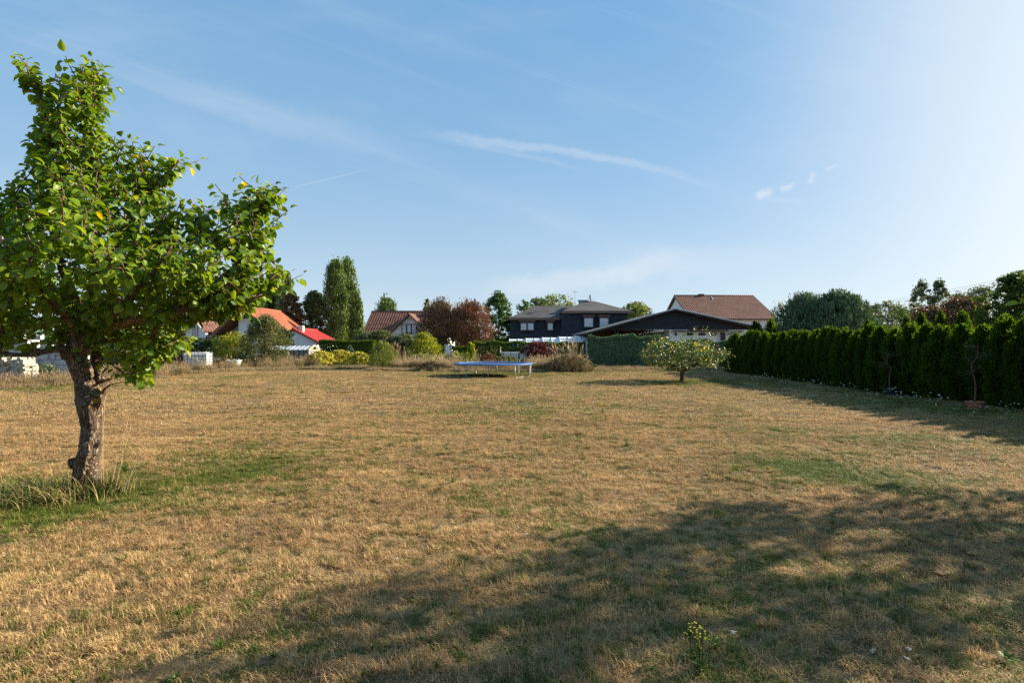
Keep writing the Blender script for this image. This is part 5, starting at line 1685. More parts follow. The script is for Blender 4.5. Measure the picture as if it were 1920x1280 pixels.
# ------------------------------------------------------------------ hedges of the far gardens
def hedge(name, label, px0, px1, Y0, top, mat, n, leaf, depth=1.1, mode='up', wav=.06, rx=0.0, asp=.5, x1Y=None):
    xa, xb = GX(px0, Y0), GX(px1, x1Y or Y0)
    yb = x1Y or Y0
    H = GZ(top, Y0)
    L_ = math.hypot(xb - xa, yb - Y0)
    ang = math.atan2(yb - Y0, xb - xa)
    r = thing(name, label, 'hedge', (xa, Y0, 0), ang)
    q = int(n)
    u_ = RNG.random(q) * L_
    face = RNG.random(q)
    hh = H * (1 + wav * np.array([mnoise.noise(Vector((a * 1.3, 0.5, Y0))) for a in u_]) * 2)
    z_ = np.where(face < .62, RNG.random(q) * hh, hh * RNG.uniform(.93, 1.04, q))
    bul = .12 * np.array([mnoise.noise(Vector((a * 1.8, zz * .8, 3 + Y0))) for a, zz in zip(u_, z_)])
    edge = np.minimum(1, (hh - z_) / .35 + .2)
    d_ = np.where(face < .42, (1 - edge) * depth * .3 + np.abs(RNG.normal(0, .06, q)) + bul, np.where(face < .62, depth - np.abs(RNG.normal(0, .06, q)), RNG.random(q) * depth))
    endm = RNG.random(q) < .06
    u_ = np.where(endm, np.where(RNG.random(q) < .5, RNG.random(q) * .1, L_ - RNG.random(q) * .1), u_)
    d_ = np.where(endm, RNG.random(q) * depth, d_)
    pos = np.stack([u_, d_, np.maximum(z_, .02)], 1)
    if mode == 'up':
        ax = np.array([0, -.25, 1.0]) + RNG.normal(0, .25, (q, 3)); nr = np.array([0, -1, .2]) + RNG.normal(0, .5, (q, 3))
    else:
        ax = rdir(q); nr = np.array([.2, -.6, .5]) + RNG.normal(0, .6, (q, 3))
    L = leaf * RNG.uniform(.6, 1.3, q)
    V, T = cards(pos, ax, nr, L, L * asp)
    put('foliage', make_mesh('foliage', V, tris=T, mat=M[mat], attrs={'tone': np.repeat(RNG.random(q), 4)}), r)['kind'] = 'stuff'
    m_ = MB()
    k = max(2, int(L_ / .9))
    for i in range(k):
        xx = L_ * (i + .5) / k
        m_.tube([(xx, depth / 2, -.05), (xx + .05, depth / 2, H * .5), (xx, depth / 2, H * .85)], [.05, .04, .015], 5)
    s_ = m_.build('stem', M['dbark'], r, world=False); s_['kind'] = 'stuff'
    return r
hedge('hedge', 'clipped dark green hedge with bright ragged top in front of the white pool cover', 888, 1098, 45.5, 642.5, 'hedge', 16000, .16)
hedge('hedge', 'dark hedge behind the white garden chairs, left part reaching to the plum tree', 812, 884, 46, 650, 'hedge', 5000, .16)
hedge('juniper_hedge', 'dense blue green juniper hedge between the pool cover and the apple tree', 1108, 1238, 37.0, 632.5, 'juniper', 18000, .20, 1.6)
hedge('juniper_hedge', 'lower blue green juniper hedge seen through the apple tree crown', 1240, 1372, 37.2, 641, 'juniper', 16000, .20, 1.6, x1Y=35.5)
hedge('hedge', 'dark thuja row right of the red roofed outbuilding', 598, 700, 46.5, 640, 'hedge', 14000, .16)
hedge('hedge', 'dark hedge beneath the white balcony house', 700, 800, 48, 645, 'dark_tree', 7000, .18, mode='round')
hedge('hedge', 'dark green hedge under the far left houses behind the water tank', 180, 400, 40, 640, 'dark_tree', 12000, .18, mode='round', wav=.14)
hedge('hedge', 'dark clipped hedge beyond the pale block stacks', -60, 180, 34, 636, 'green_tree', 11000, .18, mode='round', wav=.2)

# ------------------------------------------------------------------ trees and shrubs
T = tree
# far left
T('poplar', 'tall dark drooping poplar at the left of the pair behind the orange roof', 'tree', 513, 78, 30, 522, 620, 'poplar', 'dark_tree', 5000, mode='droop', K=50, cl=.34)
T('poplar', 'tall drooping poplar just right of the pear branches behind the orange roof', 'tree', 536, 76, 32, 512, 620, 'poplar', 'poplar', 5000, mode='droop', K=50, cl=.34)
T('poplar', 'dark tall tree behind the crown of the pear tree', 'tree', 492, 80, 28, 530, 620, 'poplar', 'dark_tree', 4000, mode='droop', K=40, cl=.34)
T('broadleaf_tree', 'dark broad tree behind the far left white house', 'tree', 330, 75, 110, 548, 640, 'round', 'dark_tree', 6000, K=60)
T('broadleaf_tree', 'dark broad tree between the two left houses', 'tree', 420, 78, 90, 552, 640, 'round', 'dark_tree', 5000, K=60)
T('broadleaf_tree', 'rounded green tree far behind the stacked blocks', 'tree', 60, 60, 150, 596, 650, 'round', 'green_tree', 5000, K=60)
T('broadleaf_tree', 'rounded green tree far behind the pear trunk', 'tree', 215, 62, 130, 590, 650, 'round', 'poplar', 5000, K=60)
T('plum_tree', 'dark bronze leaved tree right of the orange roof', 'tree', 547, 60, 46, 553, 640, 'loose', 'plum', 5600, K=60, cl=.26)
T('plum_tree', 'taller bronze and green tree left of the great poplar', 'tree', 586, 62, 50, 550, 640, 'loose', 'olive', 6500, K=60, cl=.26)
T('broadleaf_tree', 'green tree top behind the bronze trees', 'tree', 594, 72, 26, 549, 600, 'round', 'poplar', 1800, K=25)
T('great_poplar', 'left of the two joined columns of the tallest poplars', 'tree', 630, 62, 47, 492, 641, 'column', 'poplar', 10000, mode='up', K=80, cl=.34, leaf=.30, asp=.5)
T('great_poplar', 'right of the two joined columns of the tallest poplars', 'tree', 649, 63, 46, 489, 641, 'column', 'poplar', 10000, mode='up', K=80, cl=.34, leaf=.30, asp=.5)
T('poplar', 'narrower poplar leaning on the right side of the tallest poplar', 'tree', 668, 60, 24, 553, 641, 'poplar', 'poplar', 4200, mode='up', K=50, cl=.35, leaf=.28)
T('ivy_bush', 'dark ivy clump on the left wall of the red roofed outbuilding', 'shrub', 528, 47, 40, 616, 668, 'round', 'dark_tree', 3500, K=40)
T('spruce', 'green pointed tree top behind the ridge of the balcony house', 'tree', 724, 92, 46, 560, 632, 'mound', 'poplar', 3000, mode='up', K=40, cl=.3)
T('plum_tree', 'dark greenish bronze tree right of the balcony house', 'tree', 824, 54, 76, 567, 655, 'round', 'plum', 9000, mode='up', K=110, cl=.24, asp=.45)
T('plum_tree', 'rust brown rounded tree between the dark bronze tree and the locust', 'tree', 884, 53, 72, 569, 652, 'round', 'rust', 9500, mode='up', K=110, cl=.24, asp=.45)
T('broadleaf_tree', 'small green tree top behind the ridge end of the balcony house', 'tree', 803, 80, 20, 562, 632, 'poplar', 'green_tree', 1500, K=20)
T('locust_tree', 'tall airy green tree left of the slate house', 'tree', 934, 66, 50, 551, 640, 'loose', 'green_tree', 6500, K=60, cl=.24, lean=.02)
T('broadleaf_tree', 'small dark green tree behind the left roof of the slate house', 'tree', 982, 86, 30, 566, 620, 'round', 'green_tree', 1600, K=22)
T('broadleaf_tree', 'pale yellowish treetop behind the flat roof of the slate house', 'tree', 1040, 90, 78, 556, 620, 'round', 'yellow_tree', 4500, K=50)
T('broadleaf_tree', 'green tree behind the left end of the slate roof ridge', 'tree', 1010, 88, 34, 560, 620, 'round', 'poplar', 2000, K=25)
T('broadleaf_tree', 'yellow green tree between slate house and carport gable', 'tree', 1192, 80, 62, 569, 630, 'round', 'yellow_tree', 4200, K=45)
# shrubs of the flower border
T('shrub', 'large loose olive green shrub in front of the orange roofed house', 'shrub', 497, 36, 84, 594, 688, 'loose', 'olive', 12000, leaf=.11, K=90, cl=.24)
T('shrub', 'broad yellow green bush left of the loose olive shrub', 'shrub', 440, 37, 62, 626, 684, 'round', 'goldgreen', 6000, leaf=.11, K=60)
T('shrub', 'dark green bush right of the white water tank', 'shrub', 402, 38, 46, 632, 686, 'round', 'dark_tree', 4500, leaf=.12, K=45)
T('shrub', 'green bush under the lowest branches of the pear tree', 'shrub', 330, 37, 70, 632, 686, 'round', 'olive', 5500, leaf=.12, K=55)
T('shrub', 'rounded green bush right of the pear trunk', 'shrub', 262, 36, 84, 630, 690, 'round', 'poplar', 5500, leaf=.12, K=55)
T('shrub', 'low grey green bush before the white blocks', 'shrub', 86, 24.5, 40, 684, 704, 'mound', 'grey_tree', 1800, leaf=.09, K=22)
T('shrub', 'brown withered bush in front of the small block stack', 'shrub', 36, 20.2, 46, 712, 733, 'mound', 'drybush', 1800, leaf=.08, K=22)
T('euonymus', 'bright yellow variegated shrub at the greenhouse end', 'shrub', 600, 37, 62, 660, 689, 'mound', 'euonymus', 4500, leaf=.13, K=55, cl=.34)
T('euonymus', 'yellow variegated shrub right of the greenhouse shrub', 'shrub', 636, 38.5, 56, 658, 688, 'mound', 'euonymus', 3600, leaf=.13, K=45, cl=.34)
T('euonymus', 'yellow variegated shrub left of the wispy pale shrub', 'shrub', 676, 37.5, 50, 661, 689, 'mound', 'euonymus', 3200, leaf=.13, K=40, cl=.34)
T('blue_spruce', 'small blue grey spruce rising over the yellow shrubs', 'shrub', 657, 41, 26, 651, 682, 'cone', 'juniper', 1800, leaf=.12, K=30, mode='up')
T('shrub', 'wispy pale green shrub at the lawn edge', 'shrub', 718, 33.5, 52, 643, 692, 'loose', 'willow', 6500, leaf=.10, K=90, cl=.20, mode='up', asp=.3)
T('shrub', 'grey green shrub left under the balcony house', 'shrub', 690, 50, 50, 625, 662, 'round', 'grey_tree', 4000, K=50, leaf=.17)
T('shrub', 'olive shrub before the lower roof of the balcony house', 'shrub', 716, 49, 44, 620, 662, 'round', 'olive', 4000, K=50, leaf=.17)
T('shrub', 'grey green shrub below the balcony', 'shrub', 757, 49, 60, 627, 662, 'round', 'grey_tree', 4500, K=50, leaf=.17)
T('young_tree', 'bright yellow green young tree in front of the bronze tree', 'tree', 796, 39, 60, 626, 682, 'loose', 'goldgreen', 5500, leaf=.13, K=65, cl=.26)
T('shrub', 'yellowish low shrub at the foot of the young yellow tree', 'shrub', 786, 36, 40, 664, 688, 'mound', 'willow', 2200, leaf=.11, K=30)
T('golden_thuja', 'small golden column thuja beside the rust tree', 'thuja', 883, 43, 16, 644, 676, 'column', 'goldgreen', 1800, leaf=.12, K=30, mode='up')
T('shrub', 'low green shrub before the pale gate', 'shrub', 845, 38, 34, 664, 682, 'mound', 'grey_tree', 1500, leaf=.11, K=20)
T('yucca', 'spiky pale green plant before the pale gate', 'plant', 864, 37, 30, 662, 684, 'fan', 'willow', 500, leaf=.45, K=10, mode='up', asp=.08)
T('barberry', 'deep maroon barberry bush right of the garden chairs', 'shrub', 1008, 40, 58, 642, 676, 'round', 'maroon', 5000, leaf=.10, K=60, cl=.24)
T('shrub', 'dry brown shrub left behind the trampoline', 'shrub', 810, 31, 50, 678, 697, 'mound', 'drybush', 2600, leaf=.09, K=40)
T('shrub', 'low rust coloured shrub in front of the dark hedge', 'shrub', 916, 38, 44, 664, 684, 'mound', 'rust', 2000, leaf=.10, K=30)
T('shrub', 'low olive shrub behind the middle of the trampoline', 'shrub', 948, 36, 52, 668, 687, 'mound', 'olive', 2200, leaf=.10, K=30)
T('shrub', 'low green shrub behind the right end of the trampoline', 'shrub', 990, 34, 44, 672, 690, 'mound', 'grey_tree', 1800, leaf=.10, K=26)
T('dry_shrub', 'big dry brown mound of stems right of the trampoline', 'shrub', 1062, 30.0, 88, 668, 697, 'mound', 'drybush', 8000, leaf=.14, K=90, cl=.24, mode='up', asp=.12)
T('shrub', 'dark grey green low shrub at the foot of the dry mound', 'shrub', 1084, 30.5, 62, 672, 697, 'mound', 'olive', 3000, leaf=.10, K=40)
# behind the right hedge
T('juniper', 'left of the two great blue green junipers behind the hedge', 'juniper', 1507, 34, 100, 556, 640, 'mound', 'juniper', 13000, mode='up', K=150, cl=.17, leaf=.24, asp=.25, limbs=3)
T('juniper', 'right and larger of the two great blue green junipers behind the hedge', 'juniper', 1573, 33, 128, 553, 640, 'mound', 'juniper', 17000, mode='up', K=190, cl=.15, leaf=.24, asp=.25, limbs=3)
T('broadleaf_tree', 'olive tree just right of the great junipers', 'tree', 1607, 70, 54, 566, 640, 'round', 'olive', 3500, K=45, leaf=.32)
T('broadleaf_tree', 'hazy grey green tree in the gap left of the tall pair', 'tree', 1666, 110, 64, 568, 640, 'round', 'grey_tree', 3200, K=45, leaf=.45)
T('broadleaf_tree', 'left of the tall open crowned pair by the pylon', 'tree', 1728, 85, 46, 531, 640, 'loose', 'grey_tree', 3200, K=40, leaf=.36, cl=.26)
T('broadleaf_tree', 'right of the tall open crowned pair by the pylon', 'tree', 1760, 85, 40, 527, 640, 'loose', 'grey_tree', 3000, K=36, leaf=.36, cl=.26)
T('broadleaf_tree', 'lower hazy tree beneath the tall pair', 'tree', 1700, 100, 70, 580, 640, 'round', 'poplar', 3000, K=40, leaf=.42)
T('broadleaf_tree', 'hazy tree right behind the bronze leaved trees', 'tree', 1800, 95, 60, 552, 640, 'loose', 'grey_tree', 3000, K=40, leaf=.40)
T('broadleaf_tree', 'grey green thin topped tree left of the cedar', 'tree', 1838, 75, 60, 540, 640, 'loose', 'grey_tree', 3000, K=40, leaf=.34)
T('maple', 'left bronze leaved maple over the hedge', 'tree', 1745, 40, 74, 577, 640, 'round', 'plum', 4200, K=55, leaf=.20)
T('maple', 'right bronze leaved maple over the hedge near the cedar', 'tree', 1808, 38, 74, 560, 640, 'round', 'plum', 4800, K=60, leaf=.20)
T('cedar', 'dark green layered cedar at the right edge behind the hedge', 'tree', 1915, 22, 150, 516, 640, 'mound', 'hedge', 16000, K=150, leaf=.15, cl=.16, asp=.4)
T('broadleaf_tree', 'green tree outside the right edge behind the cedar', 'tree', 2010, 24, 150, 500, 640, 'round', 'green_tree', 6000, K=80, leaf=.18)
for px in range(1180, 1700, 60):
    pass
# distant wooded horizon
def treeline():
    V_, T_, tn, off = [], [], [], 0
    for i in range(150):
        px = -400 + 2900 * i / 150 + random.uniform(-9, 9)
        Y = random.uniform(150, 200)
        h = random.uniform(5.5, 9.5) * (1.0 if px > 1350 or px < 700 else .62)
        V, Tt, t_, C = crown_geo(GX(px, Y), Y, .2, h, random.uniform(3, 6), 3, 'round', 420, .9, 14)
        V_.append(V); T_.append(Tt + off); tn.append(t_); off += len(V)
    o = put('far_woods', make_mesh('far_woods', np.concatenate(V_), tris=np.concatenate(T_), mat=M['poplar'], attrs={'tone': np.concatenate(tn)}))
    tag(o, 'low wooded skyline seen in the gaps between the houses', 'woods', kind='stuff')
treeline()

# mast, pylon and wires
def lattice(name, label, px, Y, top, w_):
    x = GX(px, Y); H = GZ(top, Y)
    r = thing(name, label, 'mast', (x, Y, 0))
    m_ = MB()
    q = 9
    for sx in (-1, 1):
        for sy in (-1, 1): m_.tube([(sx * w_, sy * w_, 0), (sx * w_ * .12, sy * w_ * .12, H)], .05 * Y / 100, 4)
    for i in range(q):
        z0, z1 = H * i / q, H * (i + 1) / q
        a, b = w_ * (1 - .88 * i / q), w_ * (1 - .88 * (i + 1) / q)
        for sy in (-1, 1):
            m_.beam((-a, sy * a, z0), (b, sy * b, z1), .05, .05); m_.beam((a, sy * a, z0), (-b, sy * b, z1), .05, .05)
    m_.build('lattice', M['steel'], r, world=False)
    return r, m_
lattice('lattice_mast', 'slender lattice mast right of the big brown roof', 1467, 190, 572, 1.1)
r, _ = lattice('pylon', 'faint lattice pylon carrying the wires left of the tall pair of trees', 1714, 120, 557, 1.2)
b = MB(); b.beam((-2.2, 0, GZ(565, 120)), (2.2, 0, GZ(562, 120)), .12, .12); b.build('cross_arm', M['steel'], r, world=False)
for k, (pa, pb, l_) in enumerate((((1560, 580), (1975, 503), 'uppermost of the overhead wires crossing the right sky'), ((1560, 583), (1975, 508), 'middle overhead wire crossing the right sky'), ((1560, 588), (1975, 514), 'lowest overhead wire crossing the right sky'))):
    A, B = P(*pa, 150), P(*pb, 82)
    m_ = MB(); m_.tube([A + (B - A) * t + Vector((0, 0, -2.0 * t * (1 - t))) for t in [i / 14 for i in range(15)]], .026, 4)
    tag(m_.build('power_line', M['dark_frame']), l_, 'wire')

# ------------------------------------------------------------------ tall dry grass and border plants
def tall_grass():
    pro = [blade_mesh('tall_%02d' % i, 170, .55, .35, .85, .012, .33, M['tall'], .3, True) for i in range(5)]
    low = [blade_mesh('rough_%02d' % i, 260, .60, .10, .32, .010, .6, M['tall'], .3, False) for i in range(4)]
    SC = {}
    def strip(pts, zones, lo):
        for (pa, ya, pb, yb, wdt, n, *sc) in zones:
            for _ in range(n):
                t = random.random()
                y = ya + (yb - ya) * t + random.uniform(0, wdt)
                x = GX(pa + (pb - pa) * t, ya + (yb - ya) * t)
                pts.append((x + random.uniform(-.3, .3), y, 0)); SC[(lo, len(pts) - 1)] = sc[0] if sc else 1.0
    A = []
    strip(A, [(-60, 17.8, 150, 20.2, 1.6, 260, .62), (150, 21.5, 310, 25.5, 2.0, 240, .7), (310, 27, 395, 29.0, .7, 30), (395, 31, 600, 36, 1.6, 36), (505, 38, 575, 38.6, .8, 40), (728, 33, 860, 31, 2.6, 150), (860, 31.5, 1010, 30.5, 1.8, 90, .7),
              (1000, 31, 1100, 29.5, 2.6, 170)], 0)
    B = []
    strip(B, [(-60, 17.2, 150, 20, 4.5, 300), (150, 22, 395, 28.5, 1.6, 240), (395, 29.5, 700, 34, 2.5, 260), (690, 31, 1010, 29.2, 1.4, 330), (1000, 29.5, 1370, 32, 3.5, 330), (500, 36, 1000, 38, 5.0, 300)], 1)
    for nm, pts, pr, s0, s1, lb in (('tall_grass', A, pro, .45, .9, 'tall bleached grass with feathery heads along the garden edge'), ('rough_grass', B, low, .45, .85, 'rough uncut grass where the lawn meets the gardens')):
        n = len(pts)
        rot = np.zeros((n, 3)); rot[:, 2] = RNG.uniform(0, 6.28, n)
        s = RNG.uniform(s0, s1, (n, 1)) * np.ones((1, 3)) * np.array([SC[(0 if nm == 'tall_grass' else 1, i)] for i in range(n)])[:, None]
        scatter(nm, pts, rot, s, pr, lb)
tall_grass()
def plume(px, Y0, top, n, label, mat='tall'):
    x = GX(px, Y0); H = GZ(top, Y0)
    r = thing('plume_grass', label, 'plant', (x, Y0, 0))
    m_ = blade_mesh('foliage', n, .5, H * .75, H * 1.1, .016, .22, M[mat], 0, True)
    m_.data.name = 'foliage'
    o = put('foliage', m_.data, r); o['kind'] = 'stuff'
    s_ = MB()
    for i in range(5): s_.tube([(random.uniform(-.1, .1), random.uniform(-.1, .1), 0), (random.uniform(-.2, .2), random.uniform(-.1, .1), H)], [.012, .006], 4)
    s_.build('stem', M['tan_wood'], r, world=False)
for a in ((744, 34, 655, 50, 'golden upright grass right of the wispy pale shrub'), (760, 35, 658, 40, 'paler upright grass left of the young yellow tree'), (1045, 31, 652, 60, 'tall plumed grass left on the dry mound'),
          (1078, 30.5, 645, 90, 'tallest plumed grass rising from the dry mound'), (1092, 30.8, 652, 60, 'plumed grass right on the dry mound'), (894, 37, 662, 26, 'single straw coloured stalk bunch by the golden thuja')):
    plume(*a)

# long grass round the foot of the pear tree
def tussock(name, label, x, y, n, hmin, hmax, lean, bias, dry, rad=.12):
    th = RNG.uniform(0, 6.283, n)
    bx, by = x + RNG.normal(0, rad, n), y + RNG.normal(0, rad * .7, n)
    h = RNG.uniform(hmin, hmax, n)
    dirx, diry = np.cos(th) + bias[0], np.sin(th) + bias[1]
    nn = np.hypot(dirx, diry); dirx /= nn; diry /= nn
    ln = np.abs(RNG.normal(lean, .3, n))
    Vs, Qs = [], []
    segs = 5
    wv = RNG.uniform(.0016, .0036, n)
    p = np.stack([bx, by, np.zeros(n)], 1)
    side = np.stack([-diry, dirx, np.zeros(n)], 1)
    rows_ = []
    for s in range(segs + 1):
        t = s / segs
        wd = wv * (1 - t) ** .6
        rows_.append(np.stack([p - side * wd[:, None], p + side * wd[:, None]], 1))
        a = ln * (.3 + 1.5 * t)
        p = p + np.stack([dirx * np.sin(a), diry * np.sin(a), np.cos(np.minimum(a, 2.3))], 1) * (h / segs)[:, None]
        p[:, 2] = np.maximum(p[:, 2], .015)
    V = np.stack(rows_, 1).reshape(-1, 3)
    base = np.arange(n)[:, None] * (segs + 1) * 2
    q = np.concatenate([base + s * 2 + np.array([0, 1, 3, 2]) for s in range(segs)])
    r = thing(name, label, 'grass clump', (x, y, 0))
    g = RNG.random(n) > dry
    tone = np.repeat(RNG.random(n), (segs + 1) * 2)
    sel = np.repeat(g, (segs + 1) * 2)
    me = make_mesh('foliage', localise(V, r), quads=q, mat=M['tussock'], attrs={'tone': tone, 'hue': sel.astype(float)})
    put('foliage', me, r)['kind'] = 'stuff'
def tussock_mat():
    m, t = new_mat('tussock_blades')
    a = t.n('ShaderNodeAttribute', attribute_name='tone').outputs['Fac']
    hh = t.n('ShaderNodeAttribute', attribute_name='hue').outputs['Fac']
    c = t.mix(hh, t.mix(a, (0.22, 0.15, 0.06), (0.42, 0.31, 0.13)), t.mix(a, (0.035, 0.065, 0.012), (0.12, 0.17, 0.03)))
    principled(t, c, .75, .1)
    return m
M['tussock'] = tussock_mat()
tx, ty = GX(162, 5.5), 5.5
tussock('grass_tussock', 'dark green arching grass tussock right of the pear trunk', tx + .26, ty - .02, 900, .10, .34, .65, (.5, 0), .4)
tussock('grass_tussock', 'low sweeping grass tussock left of the pear trunk', tx - .32, ty - .22, 1100, .14, .44, 1.2, (-.9, -.1), .4, .22)
tussock('grass_tussock', 'short mixed grass at the very foot of the pear trunk', tx + .02, ty - .2, 260, .10, .26, .6, (0, 0), .45, .18)
def straws():
    r = thing('straw_stalks', 'few long straw stalks leaning out around the pear trunk', 'grass clump', (tx, ty, 0))
    for p0, p1 in (((215, 905), (245, 800)), ((205, 915), (238, 795)), ((225, 900), (300, 810)), ((190, 920), (197, 745)), ((140, 905), (78, 830)), ((60, 925), (-10, 900)), ((196, 915), (192, 770)), ((235, 905), (262, 850)), ((110, 935), (40, 900))):
        A = P(*p0, 5.4); A.z = 0; B = P(*p1, 5.3)
        m_ = MB(); m_.tube([A, (A + B) / 2 + Vector((0, 0, .03)), B], [.0018, .0014, .001], 4)
        d = (B - A).normalized()
        m_.tube([B - d * .05, B, B + d * .04], [.002, .006, .001], 5)
        m_.build('stalk', M['tan_wood'], r)
straws()

# ------------------------------------------------------------------ weeds and flowers in the lawn
def rosette(n, L, W_, up, jag=.0):
    V, F = [], []
    for i in range(n):
        a = 6.283 * i / n + random.uniform(-.3, .3); l = L * random.uniform(.65, 1.15); k = 5
        e = random.uniform(up * .5, up * 1.3)
        for s in range(k + 1):
            t = s / k
            wd = W_ * math.sin(math.pi * min(1, t * .86 + .12)) * (1 + jag * (1 if s % 2 else -1))
            rr_, z = l * t * math.cos(e), l * math.sin(e) * t * (1.15 - .6 * t) + .01
            for sg in (-1, 1): V.append((rr_ * math.cos(a) - sg * wd * math.sin(a), rr_ * math.sin(a) + sg * wd * math.cos(a), z + .15 * wd))
        b = len(V) - 2 * (k + 1)
        for s in range(k): F.append((b + s * 2, b + s * 2 + 1, b + s * 2 + 3, b + s * 2 + 2))
    return np.array(V), F
def weeds():
    metas = []
    for i in range(6):
        V, F = rosette(random.randint(10, 20), random.uniform(.06, .10), random.uniform(.005, .009), random.uniform(.5, 1.1), .35)
        tone = np.repeat(RNG.random(len(V) // 12 + 1), 12)[:len(V)]
        metas.append(make_mesh('leaves', V, faces=F, mat=M['weed'], attrs={'tone': tone}))
    spots = [(848, 907, 1.35, 'largest leafy dandelion rosette in the middle of the near lawn'), (1075, 888, .9, 'bright green rosette right of the lawn centre'), (940, 915, .9, 'weed rosette right of the large dandelion'),
             (1030, 905, .7, 'small weed between the two central rosettes'), (420, 1040, .8, 'small weed rosette in the dry left foreground'), (235, 1052, .8, 'small weed rosette near the lower left corner'),
             (416, 1222, 1.0, 'dark weed at the bottom left of the lawn'), (505, 738, 1.6, 'low green weed patch on the far left lawn'), (1560, 985, 1.2, 'pale leaved weed at the shadow edge'),
             (1890, 940, 1.1, 'weed rosette at the right edge of the lit lawn'), (1885, 1240, .9, 'broad leaved weed in the bottom right corner'), (1340, 1225, 1.2, 'weed beside the yellow flowers'), (830, 808, .9, 'flat weed on the dry lawn left of centre')]
    for px, py, s, l_ in spots:
        Y = GY(py)
        o = bpy.data.objects.new('weed', metas[random.randrange(6)]); link(o)
        o.location = (GX(px, Y), Y, ground_z(GX(px, Y), Y)); o.scale = (s, s, s); o.rotation_euler = (0, 0, random.uniform(0, 6))
        tag(o, l_, 'weed')
    for i in range(90):
        Y = 2.4 + 11 * random.random() ** 1.4
        x = random.uniform(-Y * .98, Y * .98)
        o = bpy.data.objects.new('weed', metas[random.randrange(6)]); link(o)
        s = random.uniform(.3, .75)
        o.location = (x, Y, ground_z(x, Y)); o.scale = (s, s, s * 1.1); o.rotation_euler = (0, 0, random.uniform(0, 6))
        tag(o, 'one of many small green weed rosettes dotted over the dry lawn', 'weed', 'small weeds dotted over the lawn')
    # upright yellow flowered weeds
    for px, py, hh, l_ in ((1175, 838, .22, 'upright yellow topped weed right of the lawn centre'), (1318, 1262, .22, 'clump of tiny yellow flowers at the bottom of the lawn'), (1300, 1240, .2, 'second yellow flower clump at the bottom of the lawn'), (233, 888, .42, 'yellow flower head on a thin stem right of the pear trunk'), (1130, 775, .25, 'pale flowering stalk on the middle lawn')):
        Y = GY(py); x = GX(px, Y)
        r = thing('yellow_weed', l_, 'flower', (x, Y, 0))
        st, fl, lf = MB(), MB(), []
        for k in range(7):
            a = (random.uniform(-.05, .05), random.uniform(-.05, .05)); z = hh * random.uniform(.7, 1)
            st.tube([(a[0] * .4, a[1] * .4, 0), (a[0], a[1], z)], [.002, .0014], 4)
            for q in range(3): fl.ball((a[0] + random.uniform(-.02, .02), a[1] + random.uniform(-.02, .02), z + random.uniform(-.03, .005)), .0052, sz=.6, k=6, j=4)
        st.build('stem', M['weed'], r, world=False); fl.build('flower_head', M['yellow_petal'], r, world=False)['kind'] = 'stuff'
        V, F = rosette(12, hh * .5, .012, .9, .2)
        put('leaves', make_mesh('leaves', V, faces=F, mat=M['weed'], attrs={'tone': RNG.random(len(V))}), r)
    def flowers(name, label, spots, mat, hz, rad):
        pro = []
        for i in range(3):
            m_ = MB(); m_.tube([(0, 0, 0), (.01, 0, hz)], [.0014, .001], 3)
            V0 = list(m_.v)
            h_ = MB()
            for q in range(7):
                a = random.uniform(0, 6.28); rr_ = rad * math.sqrt(random.random())
                h_.ball((rr_ * math.cos(a), rr_ * math.sin(a), hz + random.uniform(-.004, .004)), rad * .42, sz=.6, k=6, j=4)
            me = make_mesh('%s_%d' % (name, i), V0 + h_.v, faces=m_.f + [[k + len(V0) for k in f] for f in h_.f], mat=M[mat])
            me.materials.append(M['weed'])
            for f in list(me.polygons)[:len(m_.f)]: f.material_index = 1
            pro.append(bpy.data.objects.new('%s_src_%d' % (name, i), me))
        n = len(spots)
        rot = RNG.normal(0, .15, (n, 3)); rot[:, 2] = RNG.uniform(0, 6.28, n)
        s = RNG.uniform(.5, 1.2, (n, 1)) * np.ones((1, 3)); s[:, 2] *= RNG.uniform(.4, 1.5, n)
        scatter(name, np.array([(a, b, 0) for a, b in spots]), rot, s, pro, label, cat='flowers')
    A = []
    for _ in range(400):
        y = random.uniform(7.5, 24); x = 11.75 - abs(random.gauss(0, 1.0))
        if mnoise.noise(Vector((x * .7, y * .7, 9))) > -.12: A.append((x, y))
    flowers('white_yarrow', 'scattered small white flowers along the foot of the dark hedge', A, 'petal', .20, .018)
    B = []
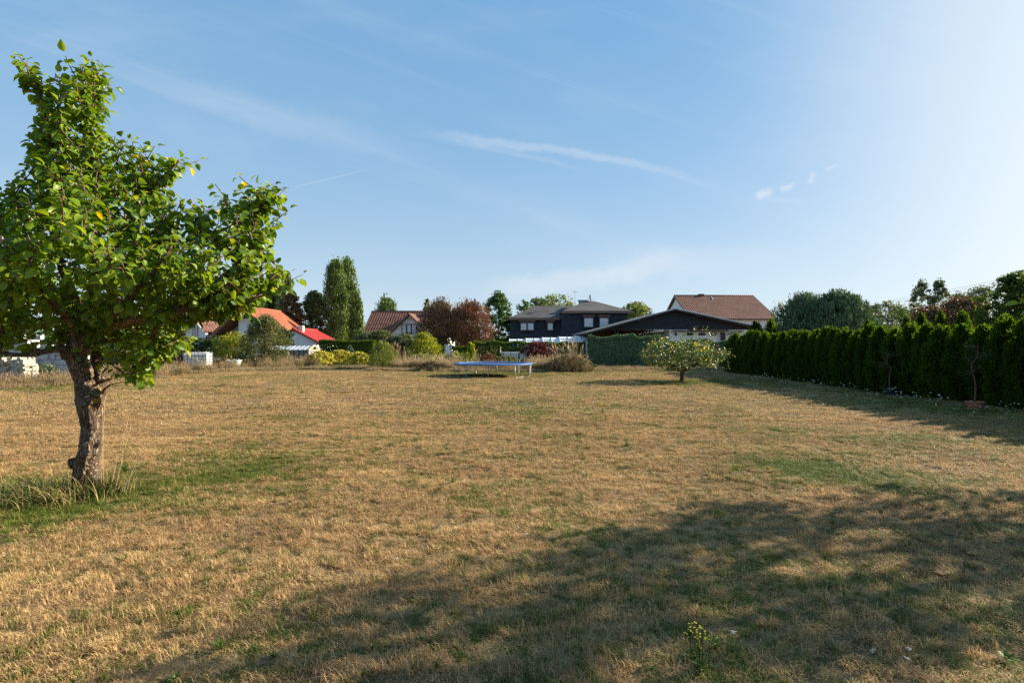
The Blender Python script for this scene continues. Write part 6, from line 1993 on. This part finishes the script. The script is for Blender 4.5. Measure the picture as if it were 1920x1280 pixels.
    for px, py, n, sp in ((912, 762, 6, 22), (938, 792, 8, 22), (1010, 790, 5, 60), (1085, 770, 4, 50), (1480, 782, 9, 34), (1625, 785, 6, 26), (1660, 812, 5, 14), (1770, 815, 6, 18), (1250, 760, 6, 60), (1340, 750, 14, 80), (1440, 745, 12, 70),
                         (700, 760, 8, 150), (420, 790, 4, 120), (990, 885, 4, 60), (740, 1050, 1, 5), (990, 1015, 1, 4), (1370, 1200, 2, 8), (1640, 1235, 2, 20), (1700, 1240, 2, 20), (860, 720, 8, 90), (1180, 730, 10, 90)):
        for _ in range(n):
            Y = GY(py + random.gauss(0, sp * .25)); B.append((GX(px + random.gauss(0, sp * .6), Y), Y))
    flowers('seed_heads', 'scattered pale clover and dandelion heads over the lawn', B, 'seed', .06, .013)
weeds()

# leafy twig reaching into the frame from a young tree beyond the right edge
def twig():
    x, y = 4.15, 3.55
    r = thing('sapling', 'bright backlit leaf tips poking in at the right edge above the hedge', 'sapling', (x, y, 0))
    path = smooth_path([(x, y, -.05), (x + .03, y, .8), (x + .02, y + .02, 1.5), (x - .12, y + .06, 2.1)], 5)
    br = smooth_path([tuple(path[12]), (3.95, 3.66, 1.84), (3.82, 3.72, 1.93), (3.76, 3.74, 1.90)], 5)
    m_ = MB(); m_.tube(path, [.022 - .001 * i for i in range(len(path))], 7); m_.tube(br, [.008 - .0004 * i for i in range(len(br))], 5); m_.build('trunk', M['twig'], r, smooth=True)
    LP, LD = [], []
    for q in range(16):
        p = np.array(br[min(len(br) - 1, 2 + q % 14)]); LP.append(p); d = np.array([-.6, random.uniform(-.6, .6), random.uniform(-.5, .5)]); LD.append(d / np.linalg.norm(d))
    for q in range(70):
        p = np.array(path[random.randint(7, len(path) - 1)]); d = rdir(1)[0]; LP.append(p + d * .08); LD.append(d)
    fr = leaf_frames(np.array(LP), np.array(LD), .08, .5, .6)
    pr = [leaf_proto(1.0, .62, .25, .35)]
    V, Tt, tn = leaf_cloud(fr, pr, np.ones(len(LP), bool))
    put('foliage', make_mesh('foliage', localise(V, r), tris=Tt, mat=M['pear'], attrs={'tone': tn}), r)['kind'] = 'stuff'
twig()
